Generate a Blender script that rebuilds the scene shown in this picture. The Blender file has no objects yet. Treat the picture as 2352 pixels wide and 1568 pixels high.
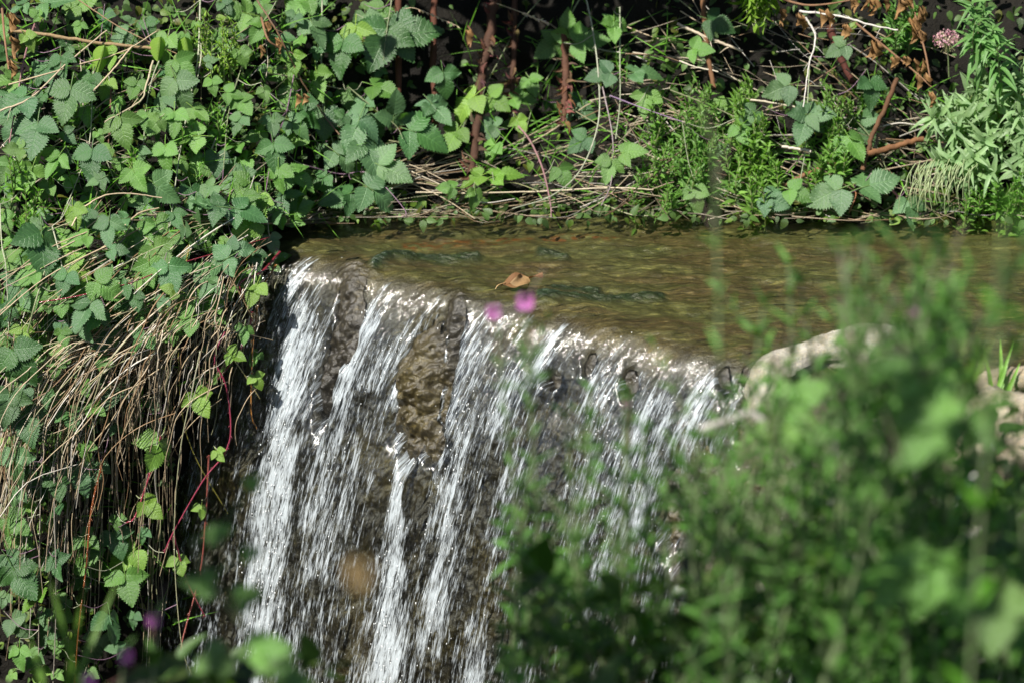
import bpy, math, random
import numpy as np
from mathutils import Vector, Matrix
random.seed(7); rng = np.random.default_rng(7)
R = math.radians
scene = bpy.context.scene
COL = scene.collection

# ------------------------------------------------------------------ camera
PW, PH = 2352.0, 1568.0
PITCH, DIST, LENS = R(20), 8.0, 120.0
LOOK = Vector((0, 0, -0.086))
CD = Vector((0, math.cos(PITCH), -math.sin(PITCH)))
CR = Vector((1, 0, 0)); CU = CR.cross(CD)
CAM = LOOK - CD * DIST
cd = bpy.data.cameras.new("camera"); cam = bpy.data.objects.new("camera", cd); COL.objects.link(cam)
cam.location = CAM; cam.rotation_euler = (math.pi / 2 - PITCH, 0, 0)
cd.lens = LENS; cd.sensor_width = 36; cd.clip_start = 0.1; cd.clip_end = 400
cd.dof.use_dof = True; cd.dof.focus_distance = 8.15; cd.dof.aperture_fstop = 2.5
scene.camera = cam
# ------------------------------------------------------------------ light
SUN = Vector((-0.42, -0.54, 0.73)).normalized()
w = bpy.data.worlds.new("World"); scene.world = w; w.use_nodes = True
nt = w.node_tree; bg = nt.nodes["Background"]; sky = nt.nodes.new("ShaderNodeTexSky")
sky.sky_type = 'NISHITA'; sky.sun_disc = False
sky.sun_elevation = math.asin(SUN.z); sky.sun_rotation = math.atan2(SUN.x, SUN.y)
nt.links.new(sky.outputs[0], bg.inputs[0]); bg.inputs[1].default_value = 0.05
sl = bpy.data.lights.new("sun", 'SUN'); sl.energy = 5.0; sl.angle = R(0.5); sl.color = (1, 0.95, 0.86)
so = bpy.data.objects.new("sun", sl); COL.objects.link(so)
so.rotation_euler = SUN.to_track_quat('Z', 'Y').to_euler()
scene.view_settings.view_transform = 'Standard'; scene.view_settings.look = 'None'
scene.view_settings.exposure = 0.92; scene.view_settings.gamma = 1
scene.cycles.max_bounces = 8; scene.cycles.transparent_max_bounces = 12
scene.cycles.transmission_bounces = 4; scene.cycles.diffuse_bounces = 2; scene.cycles.glossy_bounces = 3
scene.cycles.caustics_reflective = False; scene.cycles.caustics_refractive = False
scene.cycles.sample_clamp_indirect = 4; scene.cycles.use_denoising = True

# ------------------------------------------------------------------ projection helpers
S0 = 36.0 / LENS / PW
def ray(px, py):
    return CD + CR * ((px - PW / 2) * S0) - CU * ((py - PH / 2) * S0)
def at_depth(px, py, d): return CAM + ray(px, py) * d
def on_z(px, py, z=0.0):
    r = ray(px, py); return CAM + r * ((z - CAM.z) / r.z)
cdn, cun, camn = np.array(CD), np.array(CU), np.array(CAM)
def project(P):
    q = P - camn; d = q @ cdn
    return PW / 2 + q[..., 0] / d / S0, PH / 2 - (q @ cun) / d / S0
def sstep(a, b, x):
    t = np.clip((x - a) / (b - a), 0, 1); return t * t * (3 - 2 * t)
YR, HOLLOW = 0.755, 0.24
def hollow(x, z): return math.exp(-((x + 0.0) / 0.26) ** 2) * min(1, max(0, (z - .04) / .15))
hollow_v = np.vectorize(hollow)
def bank_y(x, z, xb=0.0):
    """distance of the bank's face: left of the fall it drops past the water, elsewhere it rises behind it"""
    left = 1 - sstep(-0.62, -0.46, x + xb)
    zp = np.maximum(z, 0)
    yl = 0.40 + (x + 0.55) * 0.42 + zp * 0.95 + 0.03 * np.sin(x * 9 + z * 5)
    yr = YR + zp * 0.55 + 0.012 * np.sin(x * 13 + 1) + HOLLOW * hollow_v(x, zp)
    return left * yl + (1 - left) * yr
def _ss(a, b, x):
    t = min(1, max(0, (x - a) / (b - a))); return t * t * (3 - 2 * t)
def _by(x, z):
    left = 1 - _ss(-0.62, -0.46, x); zp = max(z, 0)
    return left * (0.40 + (x + 0.55) * 0.42 + zp * 0.95 + 0.03 * math.sin(x * 9 + z * 5)) + (1 - left) * (YR + zp * 0.55 + 0.012 * math.sin(x * 13 + 1) + HOLLOW * hollow(x, zp))
def on_bank(px, py, off=0.0):
    r = ray(px, py); t = 7.0; st = 0.16
    while st > 0.004 and t < 11:
        p = CAM + r * t
        if p.y >= _by(p.x, p.z) - off: t -= st; st *= 0.5
        t += st
    p = CAM + r * t
    if p.z < 0.02 and p.x > -0.5: p = on_z(px, py, 0.008 + 0.012 * random.random())
    return p
def near_h(x, y):
    """the near bank: from the plunge pool up to where the photographer stands"""
    q = -(0.61 * (x + 0.54) + 0.79 * (y - 0.42))          # metres in front of the lip, negative = in front
    q = -q * -1
    f = (-(x + 0.54) * 0.61 - (y - 0.42) * 0.79)
    h = -1.45 + 1.55 * sstep(0.75, 2.4, f) + 0.20 * np.maximum(f - 2.4, 0)
    r = sstep(0.75, 1.35, x) * sstep(0.25, 0.6, f)
    return np.maximum(h, -1.45 + 1.0 * r)

# ------------------------------------------------------------------ noise
_perm = rng.random((256, 256)); _ang = _perm * 2 * np.pi
_gx, _gy = np.cos(_ang), np.sin(_ang)
def perlin(x, y):
    xi = np.floor(x).astype(int); yi = np.floor(y).astype(int); xf = x - xi; yf = y - yi
    u = xf * xf * xf * (xf * (xf * 6 - 15) + 10); v = yf * yf * yf * (yf * (yf * 6 - 15) + 10)
    def g(a, b, dx, dy):
        i, j = (xi + a) & 255, (yi + b) & 255
        return _gx[i, j] * dx + _gy[i, j] * dy
    n0 = g(0, 0, xf, yf) * (1 - u) + g(1, 0, xf - 1, yf) * u
    n1 = g(0, 1, xf, yf - 1) * (1 - u) + g(1, 1, xf - 1, yf - 1) * u
    return (n0 * (1 - v) + n1 * v) * 1.4
def fbm(x, y, o=4):
    s = 0; a = 1
    for k in range(o):
        s = s + a * perlin(x * 2 ** k + 17 * k, y * 2 ** k + 31 * k); a *= 0.5
    return s

# ------------------------------------------------------------------ mesh accumulator
class MB:
    def __init__(s): s.v = []; s.f = []; s.uv = []; s.t = []; s.n = 0
    def add(s, v, f, uv=None, tint=(1, 1, 1)):
        v = np.asarray(v, float); f = np.asarray(f, int)
        s.v.append(v); s.f.append(f + s.n); s.n += len(v)
        s.uv.append(uv if uv is not None else np.tile((0.5, 0.5), (len(v), 1)))
        t = np.asarray(tint, float)
        s.t.append(np.tile(t, (len(v), 1)) if t.ndim == 1 else t)
    def build(s, name, mat, parent=None, smooth=True, loc=None, link=True):
        me = bpy.data.meshes.new(name)
        V = np.concatenate(s.v); F = np.concatenate(s.f); UV = np.concatenate(s.uv); T = np.concatenate(s.t)
        if loc is not None: V = V - np.array(loc)
        nf = len(F); me.vertices.add(len(V)); me.vertices.foreach_set("co", V.ravel().astype(np.float32))
        me.loops.add(nf * 4); me.loops.foreach_set("vertex_index", F.ravel().astype(np.int32))
        me.polygons.add(nf); me.polygons.foreach_set("loop_start", np.arange(0, nf * 4, 4, dtype=np.int32))
        me.polygons.foreach_set("loop_total", np.full(nf, 4, np.int32))
        me.polygons.foreach_set("use_smooth", np.full(nf, smooth))
        me.update(calc_edges=True)
        uvl = me.uv_layers.new(name="UVMap"); uvl.data.foreach_set("uv", UV[F.ravel()].ravel().astype(np.float32))
        ca = me.color_attributes.new("tint", 'FLOAT_COLOR', 'POINT')
        ca.data.foreach_set("color", np.concatenate([T, np.ones((len(T), 1))], 1).ravel().astype(np.float32))
        me.materials.append(mat)
        if not link: return me
        o = bpy.data.objects.new(name, me); COL.objects.link(o)
        if loc is not None: o.location = loc
        if parent is not None: o.parent = parent
        return o
def gridf(nr, nc, off=0):
    i, j = np.meshgrid(np.arange(nr - 1), np.arange(nc - 1), indexing='ij')
    a = (i * nc + j).ravel() + off
    return np.stack([a, a + 1, a + nc + 1, a + nc], 1)
def tube(mb, pts, r0, r1=None, n=5, tint=(1, 1, 1), wob=0.0, radii=None):
    P = np.array([tuple(p) for p in pts], float); m = len(P)
    if m < 2: return
    if r1 is None: r1 = r0
    T = np.gradient(P, axis=0); T /= np.linalg.norm(T, axis=1)[:, None] + 1e-9
    ref = np.array((0.3, 0.9, 0.2)); ref2 = np.array((1, 0, 0.1))
    A = np.cross(T, np.where((np.abs(T @ ref) > 0.95)[:, None], ref2, ref)); A /= np.linalg.norm(A, axis=1)[:, None] + 1e-9
    B = np.cross(T, A); rr = np.linspace(r0, r1, m) if radii is None else np.asarray(radii, float)
    if wob: rr = rr * (1 + wob * rng.normal(size=m))
    th = np.arange(n) / n * 2 * np.pi
    V = P[:, None] + rr[:, None, None] * (np.cos(th)[None, :, None] * A[:, None] + np.sin(th)[None, :, None] * B[:, None])
    V = V.reshape(-1, 3)
    i, j = np.meshgrid(np.arange(m - 1), np.arange(n), indexing='ij'); i = i.ravel(); j = j.ravel(); k = (j + 1) % n
    F = np.stack([i * n + j, i * n + k, (i + 1) * n + k, (i + 1) * n + j], 1)
    uv = np.stack([np.repeat(np.linspace(0, 1, m), n), np.tile(th / 6.283, m)], 1)
    mb.add(V, F, uv, tint)
def spline(pts, n=8):
    P = [Vector(p) for p in pts]; P = [P[0] * 2 - P[1]] + P + [P[-1] * 2 - P[-2]]; out = []
    for k in range(1, len(P) - 2):
        for i in range(n):
            t = i / n; a, b, c, d = P[k - 1], P[k], P[k + 1], P[k + 2]
            out.append(0.5 * ((2 * b) + (c - a) * t + (2 * a - 5 * b + 4 * c - d) * t * t + (3 * b - a - 3 * c + d) * t ** 3))
    out.append(P[-2]); return out
def frame(tip, nrm):
    """rotation taking +Y to tip, +Z roughly to nrm"""
    y = Vector(tip).normalized(); z = Vector(nrm); z = (z - y * z.dot(y)).normalized(); x = y.cross(z)
    return Matrix((x, y, z)).transposed()

# ------------------------------------------------------------------ tagging
def tag(o, label=None, cat=None, group=None, kind=None):
    if label: o["label"] = label
    if cat: o["category"] = cat
    if group: o["group"] = group
    if kind: o["kind"] = kind
    return o
def thing(name, loc, label, cat, group=None):
    o = bpy.data.objects.new(name, None); COL.objects.link(o); o.location = loc; o.empty_display_size = 0.02
    return tag(o, label, cat, group)
def put(mb, name, mat, root):
    """build as a child of a thing, world coordinates kept"""
    return mb.build(name, mat, root, loc=root.location) if False else _put(mb, name, mat, root)
def _put(mb, name, mat, root):
    L = np.array(root.location); mb.v = [v - L for v in mb.v]
    return mb.build(name, mat, root)

# ------------------------------------------------------------------ materials
def newmat(name):
    m = bpy.data.materials.new(name); m.use_nodes = True; t = m.node_tree; t.nodes.clear()
    return m, t, t.nodes.new, t.links.new
def mth(t, op, a, b=None, c=None):
    n = t.nodes.new("ShaderNodeMath"); n.operation = op
    for i, v in enumerate((a, b, c)):
        if v is None: continue
        if isinstance(v, (int, float)): n.inputs[i].default_value = v
        else: t.links.new(v, n.inputs[i])
    return n.outputs[0]
def mixc(t, fac, a, b, mode='MIX'):
    n = t.nodes.new("ShaderNodeMix"); n.data_type = 'RGBA'; n.blend_type = mode
    for i, v in ((0, fac), (6, a), (7, b)):
        if isinstance(v, (int, float)): n.inputs[i].default_value = v
        elif isinstance(v, tuple): n.inputs[i].default_value = (*v, 1)
        else: t.links.new(v, n.inputs[i])
    return n.outputs[2]
def noise(t, scale, detail=3, vec=None, rough=0.6):
    n = t.nodes.new("ShaderNodeTexNoise"); n.inputs["Scale"].default_value = scale; n.inputs["Detail"].default_value = detail
    n.inputs["Roughness"].default_value = rough
    if vec is not None: t.links.new(vec, n.inputs["Vector"])
    return n.outputs[0]
def tinted(t):
    a = t.nodes.new("ShaderNodeAttribute"); a.attribute_name = "tint"
    o = t.nodes.new("ShaderNodeObjectInfo")
    return mixc(t, 1.0, a.outputs[0], o.outputs["Color"], 'MULTIPLY')
def leafmat(name, col, trans, rough=0.42, spec=0.5, tr=0.35, veins=7.0, vein_amt=0.5):
    m, t, N, L = newmat(name)
    uv = N("ShaderNodeUVMap"); sp = N("ShaderNodeSeparateXYZ"); L(uv.outputs[0], sp.inputs[0])
    u = sp.outputs[0]; v = mth(t, 'ABSOLUTE', mth(t, 'MULTIPLY_ADD', sp.outputs[1], 2.0, -1.0))
    geo = N("ShaderNodeTexCoord")
    nz = noise(t, 90, 3, geo.outputs["Object"]); nz2 = noise(t, 25, 2, geo.outputs["Object"])
    q = mth(t, 'FRACT', mth(t, 'MULTIPLY', mth(t, 'SUBTRACT', u, mth(t, 'MULTIPLY', v, 0.22)), veins))
    q = mth(t, 'ABSOLUTE', mth(t, 'SUBTRACT', q, 0.5))                    # 0.5 on a vein
    vein = mth(t, 'SMOOTH_MIN', 1.0, mth(t, 'MULTIPLY', mth(t, 'MAXIMUM', mth(t, 'SUBTRACT', q, 0.36), 0.0), 7.0), 0.05)
    mid = mth(t, 'MAXIMUM', mth(t, 'SUBTRACT', 1.0, mth(t, 'MULTIPLY', v, 14.0)), 0.0)
    vv = mth(t, 'MULTIPLY', mth(t, 'MAXIMUM', vein, mid), vein_amt)
    base = mixc(t, 1.0, tinted(t), col, 'MULTIPLY')
    base = mixc(t, mth(t, 'MULTIPLY_ADD', nz2, 0.9, -0.2), base, mixc(t, 1.0, base, (1.35, 1.2, 0.8), 'MULTIPLY'))
    base = mixc(t, mth(t, 'MULTIPLY', nz, 0.35), base, mixc(t, 1.0, base, (0.55, 0.6, 0.5), 'MULTIPLY'))
    spot = mth(t, 'MINIMUM', mth(t, 'MAXIMUM', mth(t, 'MULTIPLY_ADD', noise(t, 38, 3, geo.outputs["Object"], 0.7), 14.0, -9.4), 0.0), 0.8)
    base = mixc(t, spot, base, (0.16, 0.11, 0.04))
    base = mixc(t, vv, base, mixc(t, 1.0, base, (1.9, 1.8, 1.7), 'MULTIPLY'))
    bump = N("ShaderNodeBump"); bump.inputs["Strength"].default_value = 0.5; bump.inputs["Distance"].default_value = 0.002
    L(mth(t, 'MULTIPLY_ADD', vv, -1.6, nz), bump.inputs["Height"])
    p = N("ShaderNodeBsdfPrincipled"); L(base, p.inputs["Base Color"]); L(bump.outputs[0], p.inputs["Normal"])
    L(mth(t, 'MULTIPLY_ADD', nz2, 0.25, rough - 0.12), p.inputs["Roughness"]); p.inputs["Specular IOR Level"].default_value = spec
    tb = N("ShaderNodeBsdfTranslucent"); L(mixc(t, 1.0, base, trans, 'MULTIPLY'), tb.inputs[0])
    mx = N("ShaderNodeMixShader"); mx.inputs[0].default_value = tr; L(p.outputs[0], mx.inputs[1]); L(tb.outputs[0], mx.inputs[2])
    o = N("ShaderNodeOutputMaterial"); L(mx.outputs[0], o.inputs[0]); return m
def stemmat(name, col, rough=0.5, spec=0.5, scale=60, var=0.6):
    m, t, N, L = newmat(name); g = N("ShaderNodeTexCoord")
    nz = noise(t, scale, 4, g.outputs["Object"]); nz2 = noise(t, scale * 5, 2, g.outputs["Object"])
    b = mixc(t, 1.0, tinted(t), col, 'MULTIPLY')
    b = mixc(t, nz, b, mixc(t, 1.0, b, (1 - var, 1 - var, 1 - var * 0.9), 'MULTIPLY'))
    bump = N("ShaderNodeBump"); bump.inputs["Strength"].default_value = 0.7; bump.inputs["Distance"].default_value = 0.002
    L(nz2, bump.inputs["Height"])
    p = N("ShaderNodeBsdfPrincipled"); L(b, p.inputs["Base Color"]); p.inputs["Roughness"].default_value = rough
    p.inputs["Specular IOR Level"].default_value = spec; L(bump.outputs[0], p.inputs["Normal"])
    o = N("ShaderNodeOutputMaterial"); L(p.outputs[0], o.inputs[0]); return m
M = {}
M['bramble'] = leafmat("bramble_leaf", (0.078, 0.160, 0.060), (1.5, 1.9, 0.45), rough=0.36, spec=0.6, tr=0.26)
M['lance'] = leafmat("lance_leaf", (0.12, 0.25, 0.06), (1.4, 1.7, 0.5), rough=0.45, tr=0.38, veins=9, vein_amt=0.18)
M['under'] = leafmat("undergrowth_leaf", (0.07, 0.14, 0.04), (1.4, 1.8, 0.5), rough=0.5, tr=0.35, veins=6, vein_amt=0.2)
M['stem'] = stemmat("stem", (1, 1, 1), 0.42)
M['wet'] = stemmat("wet_stem", (1, 1, 1), 0.16, 0.9, 140)
M['straw'] = stemmat("straw", (1, 1, 1), 0.38, 0.5, 40, 0.45)
M['bark'] = stemmat("stalk_bark", (1, 1, 1), 0.8, 0.25, 45, 0.75)
M['dry'] = leafmat("withered_leaf", (1, 1, 1), (1.2, 1.0, 0.7), rough=0.7, spec=0.2, tr=0.2, veins=6, vein_amt=0.15)
M['petal'] = leafmat("petal", (1, 1, 1), (1.1, 1.0, 1.1), rough=0.5, tr=0.4, veins=3, vein_amt=0.1)

def rockmat(name, scale=14, rough=0.45, spec=0.5, bumpd=0.01, speck=0.0):
    m, t, N, L = newmat(name); g = N("ShaderNodeTexCoord"); ob = g.outputs["Object"]
    n1 = noise(t, scale, 6, ob, 0.65); n2 = noise(t, scale * 7, 4, ob, 0.7)
    b = tinted(t)
    b = mixc(t, mth(t, 'SMOOTH_MIN', 1.0, mth(t, 'MAXIMUM', mth(t, 'MULTIPLY_ADD', n1, 3.2, -1.2), 0.0), 0.1), mixc(t, 1.0, b, (0.5, 0.47, 0.42), 'MULTIPLY'), b)
    b = mixc(t, mth(t, 'MAXIMUM', mth(t, 'MULTIPLY_ADD', n2, 4.0, -2.0), 0.0), b, mixc(t, 1.0, b, (1.5, 1.4, 1.15), 'MULTIPLY'))
    if speck:
        v = N("ShaderNodeTexVoronoi"); v.inputs["Scale"].default_value = 160; L(ob, v.inputs["Vector"])
        b = mixc(t, mth(t, 'MULTIPLY', mth(t, 'GREATER_THAN', 0.24, v.outputs[0]), speck), b, (0.12, 0.10, 0.07))
    bump = N("ShaderNodeBump"); bump.inputs["Strength"].default_value = 0.8; bump.inputs["Distance"].default_value = bumpd
    L(mth(t, 'ADD', n1, mth(t, 'MULTIPLY', n2, 0.5)), bump.inputs["Height"])
    if name == "wet_rock":
        mp = N("ShaderNodeMapping"); L(ob, mp.inputs[0]); mp.inputs["Scale"].default_value = (14, 60, 20); n3 = noise(t, 3.0, 5, mp.outputs[0], 0.75)
        b = mixc(t, mth(t, 'MINIMUM', mth(t, 'MAXIMUM', mth(t, 'MULTIPLY_ADD', n3, 5.0, -2.3), 0.0), 1.0), mixc(t, 1.0, b, (0.62, 0.60, 0.58), 'MULTIPLY'), mixc(t, 1.0, b, (1.45, 1.4, 1.2), 'MULTIPLY'))
        b = mixc(t, mth(t, 'MINIMUM', mth(t, 'MAXIMUM', mth(t, 'MULTIPLY_ADD', n3, 12.0, -7.6), 0.0), 1.0), b, mixc(t, 1.0, b, (2.2, 1.9, 1.2), 'MULTIPLY'))
    p = N("ShaderNodeBsdfPrincipled"); L(b, p.inputs["Base Color"]); L(bump.outputs[0], p.inputs["Normal"])
    L(mth(t, 'MULTIPLY_ADD', n2, 0.5, rough - 0.2), p.inputs["Roughness"]); p.inputs["Specular IOR Level"].default_value = spec
    o = N("ShaderNodeOutputMaterial"); L(p.outputs[0], o.inputs[0]); return m
M['wetrock'] = rockmat("wet_rock", 24, 0.30, 0.6, 0.007)
M['soil'] = rockmat("soil", 22, 0.8, 0.3, 0.02)
M['stone'] = rockmat("pale_limestone", 20, 0.7, 0.3, 0.006, 0.6)

def watermat(name, fall=True):
    """clear water: fresnel glints over a tinted see-through sheet, white where the foam attribute says air is mixed in"""
    m, t, N, L = newmat(name); g = N("ShaderNodeTexCoord")
    uv = N("ShaderNodeUVMap"); mp = N("ShaderNodeMapping"); L(uv.outputs[0], mp.inputs[0])
    a = N("ShaderNodeAttribute"); a.attribute_name = "tint"; sp = N("ShaderNodeSeparateColor"); L(a.outputs[0], sp.inputs[0])
    foam, fast = sp.outputs[0], sp.outputs[1]
    mp.inputs["Scale"].default_value = (1.0, 0.09, 1)
    n1 = noise(t, 150, 4, mp.outputs[0], 0.7); n2 = noise(t, 420, 2, mp.outputs[0], 0.6)
    mp2 = N("ShaderNodeMapping"); L(uv.outputs[0], mp2.inputs[0]); mp2.inputs["Scale"].default_value = (1, 0.10, 1)
    n3 = noise(t, 45, 4, mp2.outputs[0], 0.65)
    n4 = noise(t, 13, 2, mp2.outputs[0], 0.5)
    bump = N("ShaderNodeBump"); bump.inputs["Distance"].default_value = 0.004
    L(mth(t, 'MULTIPLY_ADD', fast, 0.75, 0.35), bump.inputs["Strength"])
    L(mth(t, 'ADD', n1, mth(t, 'MULTIPLY', n2, 0.4)), bump.inputs["Height"])
    gl = N("ShaderNodeBsdfGlossy"); L(bump.outputs[0], gl.inputs["Normal"])
    L(mth(t, 'MULTIPLY_ADD', fast, 0.10, 0.045), gl.inputs["Roughness"])
    fr = N("ShaderNodeFresnel"); fr.inputs[0].default_value = 1.33
    tr = N("ShaderNodeBsdfTransparent"); L(mixc(t, fast, (0.95, 0.94, 0.86), (0.80, 0.82, 0.78)), tr.inputs[0])
    mx = N("ShaderNodeMixShader"); L(mth(t, 'MINIMUM', mth(t, 'MULTIPLY_ADD', mth(t, 'MULTIPLY', fast, fast), 0.15, fr.outputs[0]), 1.0), mx.inputs[0])
    L(tr.outputs[0], mx.inputs[1]); L(gl.outputs[0], mx.inputs[2])
    df = N("ShaderNodeBsdfPrincipled"); df.inputs["Base Color"].default_value = (0.70, 0.78, 0.84, 1); df.inputs["Roughness"].default_value = 0.25
    L(bump.outputs[0], df.inputs["Normal"])
    tl = N("ShaderNodeBsdfTranslucent"); tl.inputs[0].default_value = (0.8, 0.84, 0.87, 1)
    fm = N("ShaderNodeMixShader"); fm.inputs[0].default_value = 0.35; L(df.outputs[0], fm.inputs[1]); L(tl.outputs[0], fm.inputs[2])
    f = mth(t, 'ADD', mth(t, 'MULTIPLY_ADD', n2, 1.6, mth(t, 'MULTIPLY', foam, 0.95)), mth(t, 'MULTIPLY_ADD', n3, 1.7, mth(t, 'MULTIPLY_ADD', n4, 1.5, mth(t, 'MULTIPLY_ADD', n1, 2.4, -4.12))))
    ff = mth(t, 'MINIMUM', mth(t, 'MAXIMUM', mth(t, 'MULTIPLY', f, 1.35), 0.0), 0.84)
    ff = mth(t, 'MULTIPLY', ff, mth(t, 'MINIMUM', mth(t, 'MULTIPLY', foam, 5.0), 1.0))
    m2 = N("ShaderNodeMixShader"); L(ff, m2.inputs[0]); L(mx.outputs[0], m2.inputs[1]); L(fm.outputs[0], m2.inputs[2])
    o = N("ShaderNodeOutputMaterial"); L(m2.outputs[0], o.inputs[0]); return m
M['water'] = watermat("water")

# ================================================================== WEIR ROCK, STREAM AND FALL
A = np.array((-0.525, 0.485)); E = np.array((0.812, -0.583)); FL = np.array((-0.90, -0.43))
def centre_line(t):
    """plan position and height along one streamline; t<0 upstream, t>0 over the lip"""
    up = np.minimum(t, 0); n = 200
    tt = np.linspace(0, 4, n * 4); a = sstep(0.0, 0.55, tt)
    dx = (1 - a) * 0.90 + a * 0.995; dy = (1 - a) * 0.43 + a * 0.055
    X = np.concatenate([[0], np.cumsum(dx)[:-1]]) * (tt[1] - tt[0]); Y = np.concatenate([[0], np.cumsum(dy)[:-1]]) * (tt[1] - tt[0])
    ux = np.interp(-up, tt, X); uy = np.interp(-up, tt, Y)
    # over the lip: t is arc length of z = -k d^2, blended with a short rounded brow
    dd = np.linspace(0, 0.50, 600); zz = -6.8 * dd ** 2 * (dd / (dd + 0.08)); arc = np.concatenate([[0], np.cumsum(np.hypot(np.diff(dd), np.diff(zz)))])
    tp = np.maximum(t, 0); d = np.interp(tp, arc, dd); z = np.interp(tp, arc, zz)
    return ux + FL[0] * d, uy + FL[1] * d, z
ts = np.concatenate([-np.geomspace(4.0, 1.2, 30)[:-1], np.linspace(-1.2, -0.10, 260)[:-1], np.linspace(-0.10, 1.50, 520)])
ss = np.concatenate([np.linspace(-0.55, -0.25, 40)[:-1], np.linspace(-0.25, 1.62, 680)[:-1], np.linspace(1.62, 4.2, 60)])
Sg, Tg = np.meshgrid(ss, ts, indexing='ij')
cx, cy, cz = centre_line(ts)
base = np.stack([A[0] + E[0] * Sg + cx, A[1] + E[1] * Sg + cy, np.broadcast_to(cz, Sg.shape)], -1)
lipw = 0.026 * perlin(Sg * 4, Sg * 0 + 3.3) + 0.006 * perlin(Sg * 14, Sg * 0 + 8.3)      # the ragged brow
fade = np.exp(-(Tg / 0.35) ** 2) * (Tg > 0) + (Tg <= 0) * np.exp(-(Tg / 0.12) ** 2)
base[..., 0] += FL[0] * lipw * fade; base[..., 1] += FL[1] * lipw * fade
dT = np.gradient(base, axis=1); dS = np.gradient(base, axis=0)
NRM = np.cross(dS, dT); NRM /= np.linalg.norm(NRM, axis=-1)[..., None] + 1e-12
if NRM[300, 100, 2] < 0: NRM = -NRM
PX, PY = project(base)
def blob(px, py, rx, ry, ang=0):
    a = R(ang); x = PX - px; y = PY - py
    u = (x * math.cos(a) + y * math.sin(a)) / rx; v = (-x * math.sin(a) + y * math.cos(a)) / ry
    return np.exp(-(u * u + v * v))
def strand(pts, w0, w1=None):
    w1 = w1 or w0; best = np.zeros_like(PX); n = len(pts) - 1
    for k in range(n):
        (x0, y0), (x1, y1) = pts[k], pts[k + 1]; dx, dy = x1 - x0, y1 - y0
        t = np.clip(((PX - x0) * dx + (PY - y0) * dy) / (dx * dx + dy * dy), 0, 1)
        d = np.hypot(PX - x0 - t * dx, PY - y0 - t * dy); ww = w0 + (w1 - w0) * (k + t) / n
        best = np.maximum(best, np.exp(-(d / ww) ** 2))
    return best
fall = sstep(-0.01, 0.10, Tg)
# --- rock
wx, wy = base[..., 0], base[..., 1]
rk = -0.030 * (1 - sstep(-0.25, -0.02, Tg)) - 0.012 + 0.010 * fbm(wx * 7, wy * 11) * (1 - fall)
rk += fall * (-0.020 * sstep(0, .3, Tg) + sstep(.04, .30, Tg) * (-.012 + 0.030 * fbm(Sg * 7, Tg * 5, 5) + 0.007 * fbm(Sg * 40, Tg * 30, 3)) + .006 * fbm(Sg * 9, Tg * 6, 2))
rk += -0.05 * sstep(0.5, 1.3, Tg)
BUMPS = [(815, 615, 44, 30, .020, -30), (800, 720, 30, 120, .06, 8), (745, 880, 24, 130, .04, 8), (955, 900, 55, 170, .105, 12),
         (985, 1010, 40, 60, .03, 0), (1045, 730, 22, 50, .040, 10), (1085, 690, 30, 20, .01, 0), (1030, 850, 14, 140, .05, 8), (1385, 765, 48, 34, .014, 10),
         (1350, 830, 26, 40, .02, 0), (1500, 785, 34, 34, .012, 20), (1440, 880, 24, 50, .03, 0), (1265, 870, 24, 30, .03, 0),
         (1660, 870, 22, 40, .03, 0), (1730, 860, 40, 40, .03, 0),
         (1240, 1330, 60, 90, .05, 0), (1600, 1200, 90, 160, .08, 0), (1780, 1000, 90, 100, .10, 0)]
gap = np.zeros_like(rk)
for (a, b, c, d, h, g) in BUMPS:
    q = blob(a, b, c, d, g); gap = np.maximum(gap, q * min(1, h / .045))
    rk += h * .45 * q * (1 + 0.5 * fbm(Sg * 25, Tg * 22, 4)) * sstep(-0.06, 0.05, Tg)
MOSS = [((860, 600), (900, 572), (1000, 566), (1095, 558), 12, .015), ((1240, 545), (1300, 553), 9, .013), ((1255, 640), (1310, 632), (1370, 634), 11, .013), ((1240, 672), (1380, 656), (1520, 645), 12, .012)]
moss = np.zeros_like(rk)
for q in MOSS:
    g = strand(q[:-2], q[-2]); rk += q[-1] * g * (1 + .4 * fbm(Sg * 60, Tg * 40, 2)); moss = np.maximum(moss, g)
rk = rk - 0.4 * sstep(1.2, 1.5, Tg)
rock = base + NRM * rk[..., None]
olive = np.array((0.112, 0.120, 0.052)); brown = np.array((0.105, 0.086, 0.046)); ochre = np.array((0.095, 0.082, 0.040)); dark = np.array((0.042, 0.040, 0.034)); mgreen = np.array((0.030, 0.055, 0.030)); green = np.array((0.055, 0.070, 0.030))
k = sstep(-.4, .5, fbm(wx * 3, wy * 7 + 5))[..., None]; Cc = olive * (1 - k) + brown * k
k = sstep(0.0, .7, fbm(wx * 5 + 9, wy * 16 + 2))[..., None]; Cc = Cc * (1 - .5 * k) + green * .5 * k
k = (sstep(.1, .6, fbm(wx * 18, wy * 50, 3)))[..., None]; Cc = Cc * (1 + 0.7 * k)
k = strand(((930, 530), (1100, 520), (1300, 512), (1420, 515)), 7)[..., None] * sstep(-.2, .3, fbm(wx * 40, wy * 60, 2))[..., None]; Cc = Cc * (1 - k) + np.array((.20, .075, .02)) * k
k = fall[..., None]; wallc = dark * 1.0 + (ochre - dark) * sstep(-.1, .6, fbm(Sg * 6 + 4, Tg * 5))[..., None] * 0.8
Cc = Cc * (1 - k) + wallc * k
for (a, b, c, d, col) in [(955, 900, 70, 190, ochre), (1385, 765, 50, 34, ochre), (1500, 785, 40, 40, ochre * 1.2), (800, 700, 40, 120, dark * 1.3), (735, 900, 40, 160, dark * .7), (1045, 760, 30, 90, dark)]:
    g = blob(a, b, c, d)[..., None]; Cc = Cc * (1 - g) + col * g
k = np.clip(moss * 1.2, 0, 1)[..., None]; Cc = Cc * (1 - k) + mgreen * k
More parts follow.
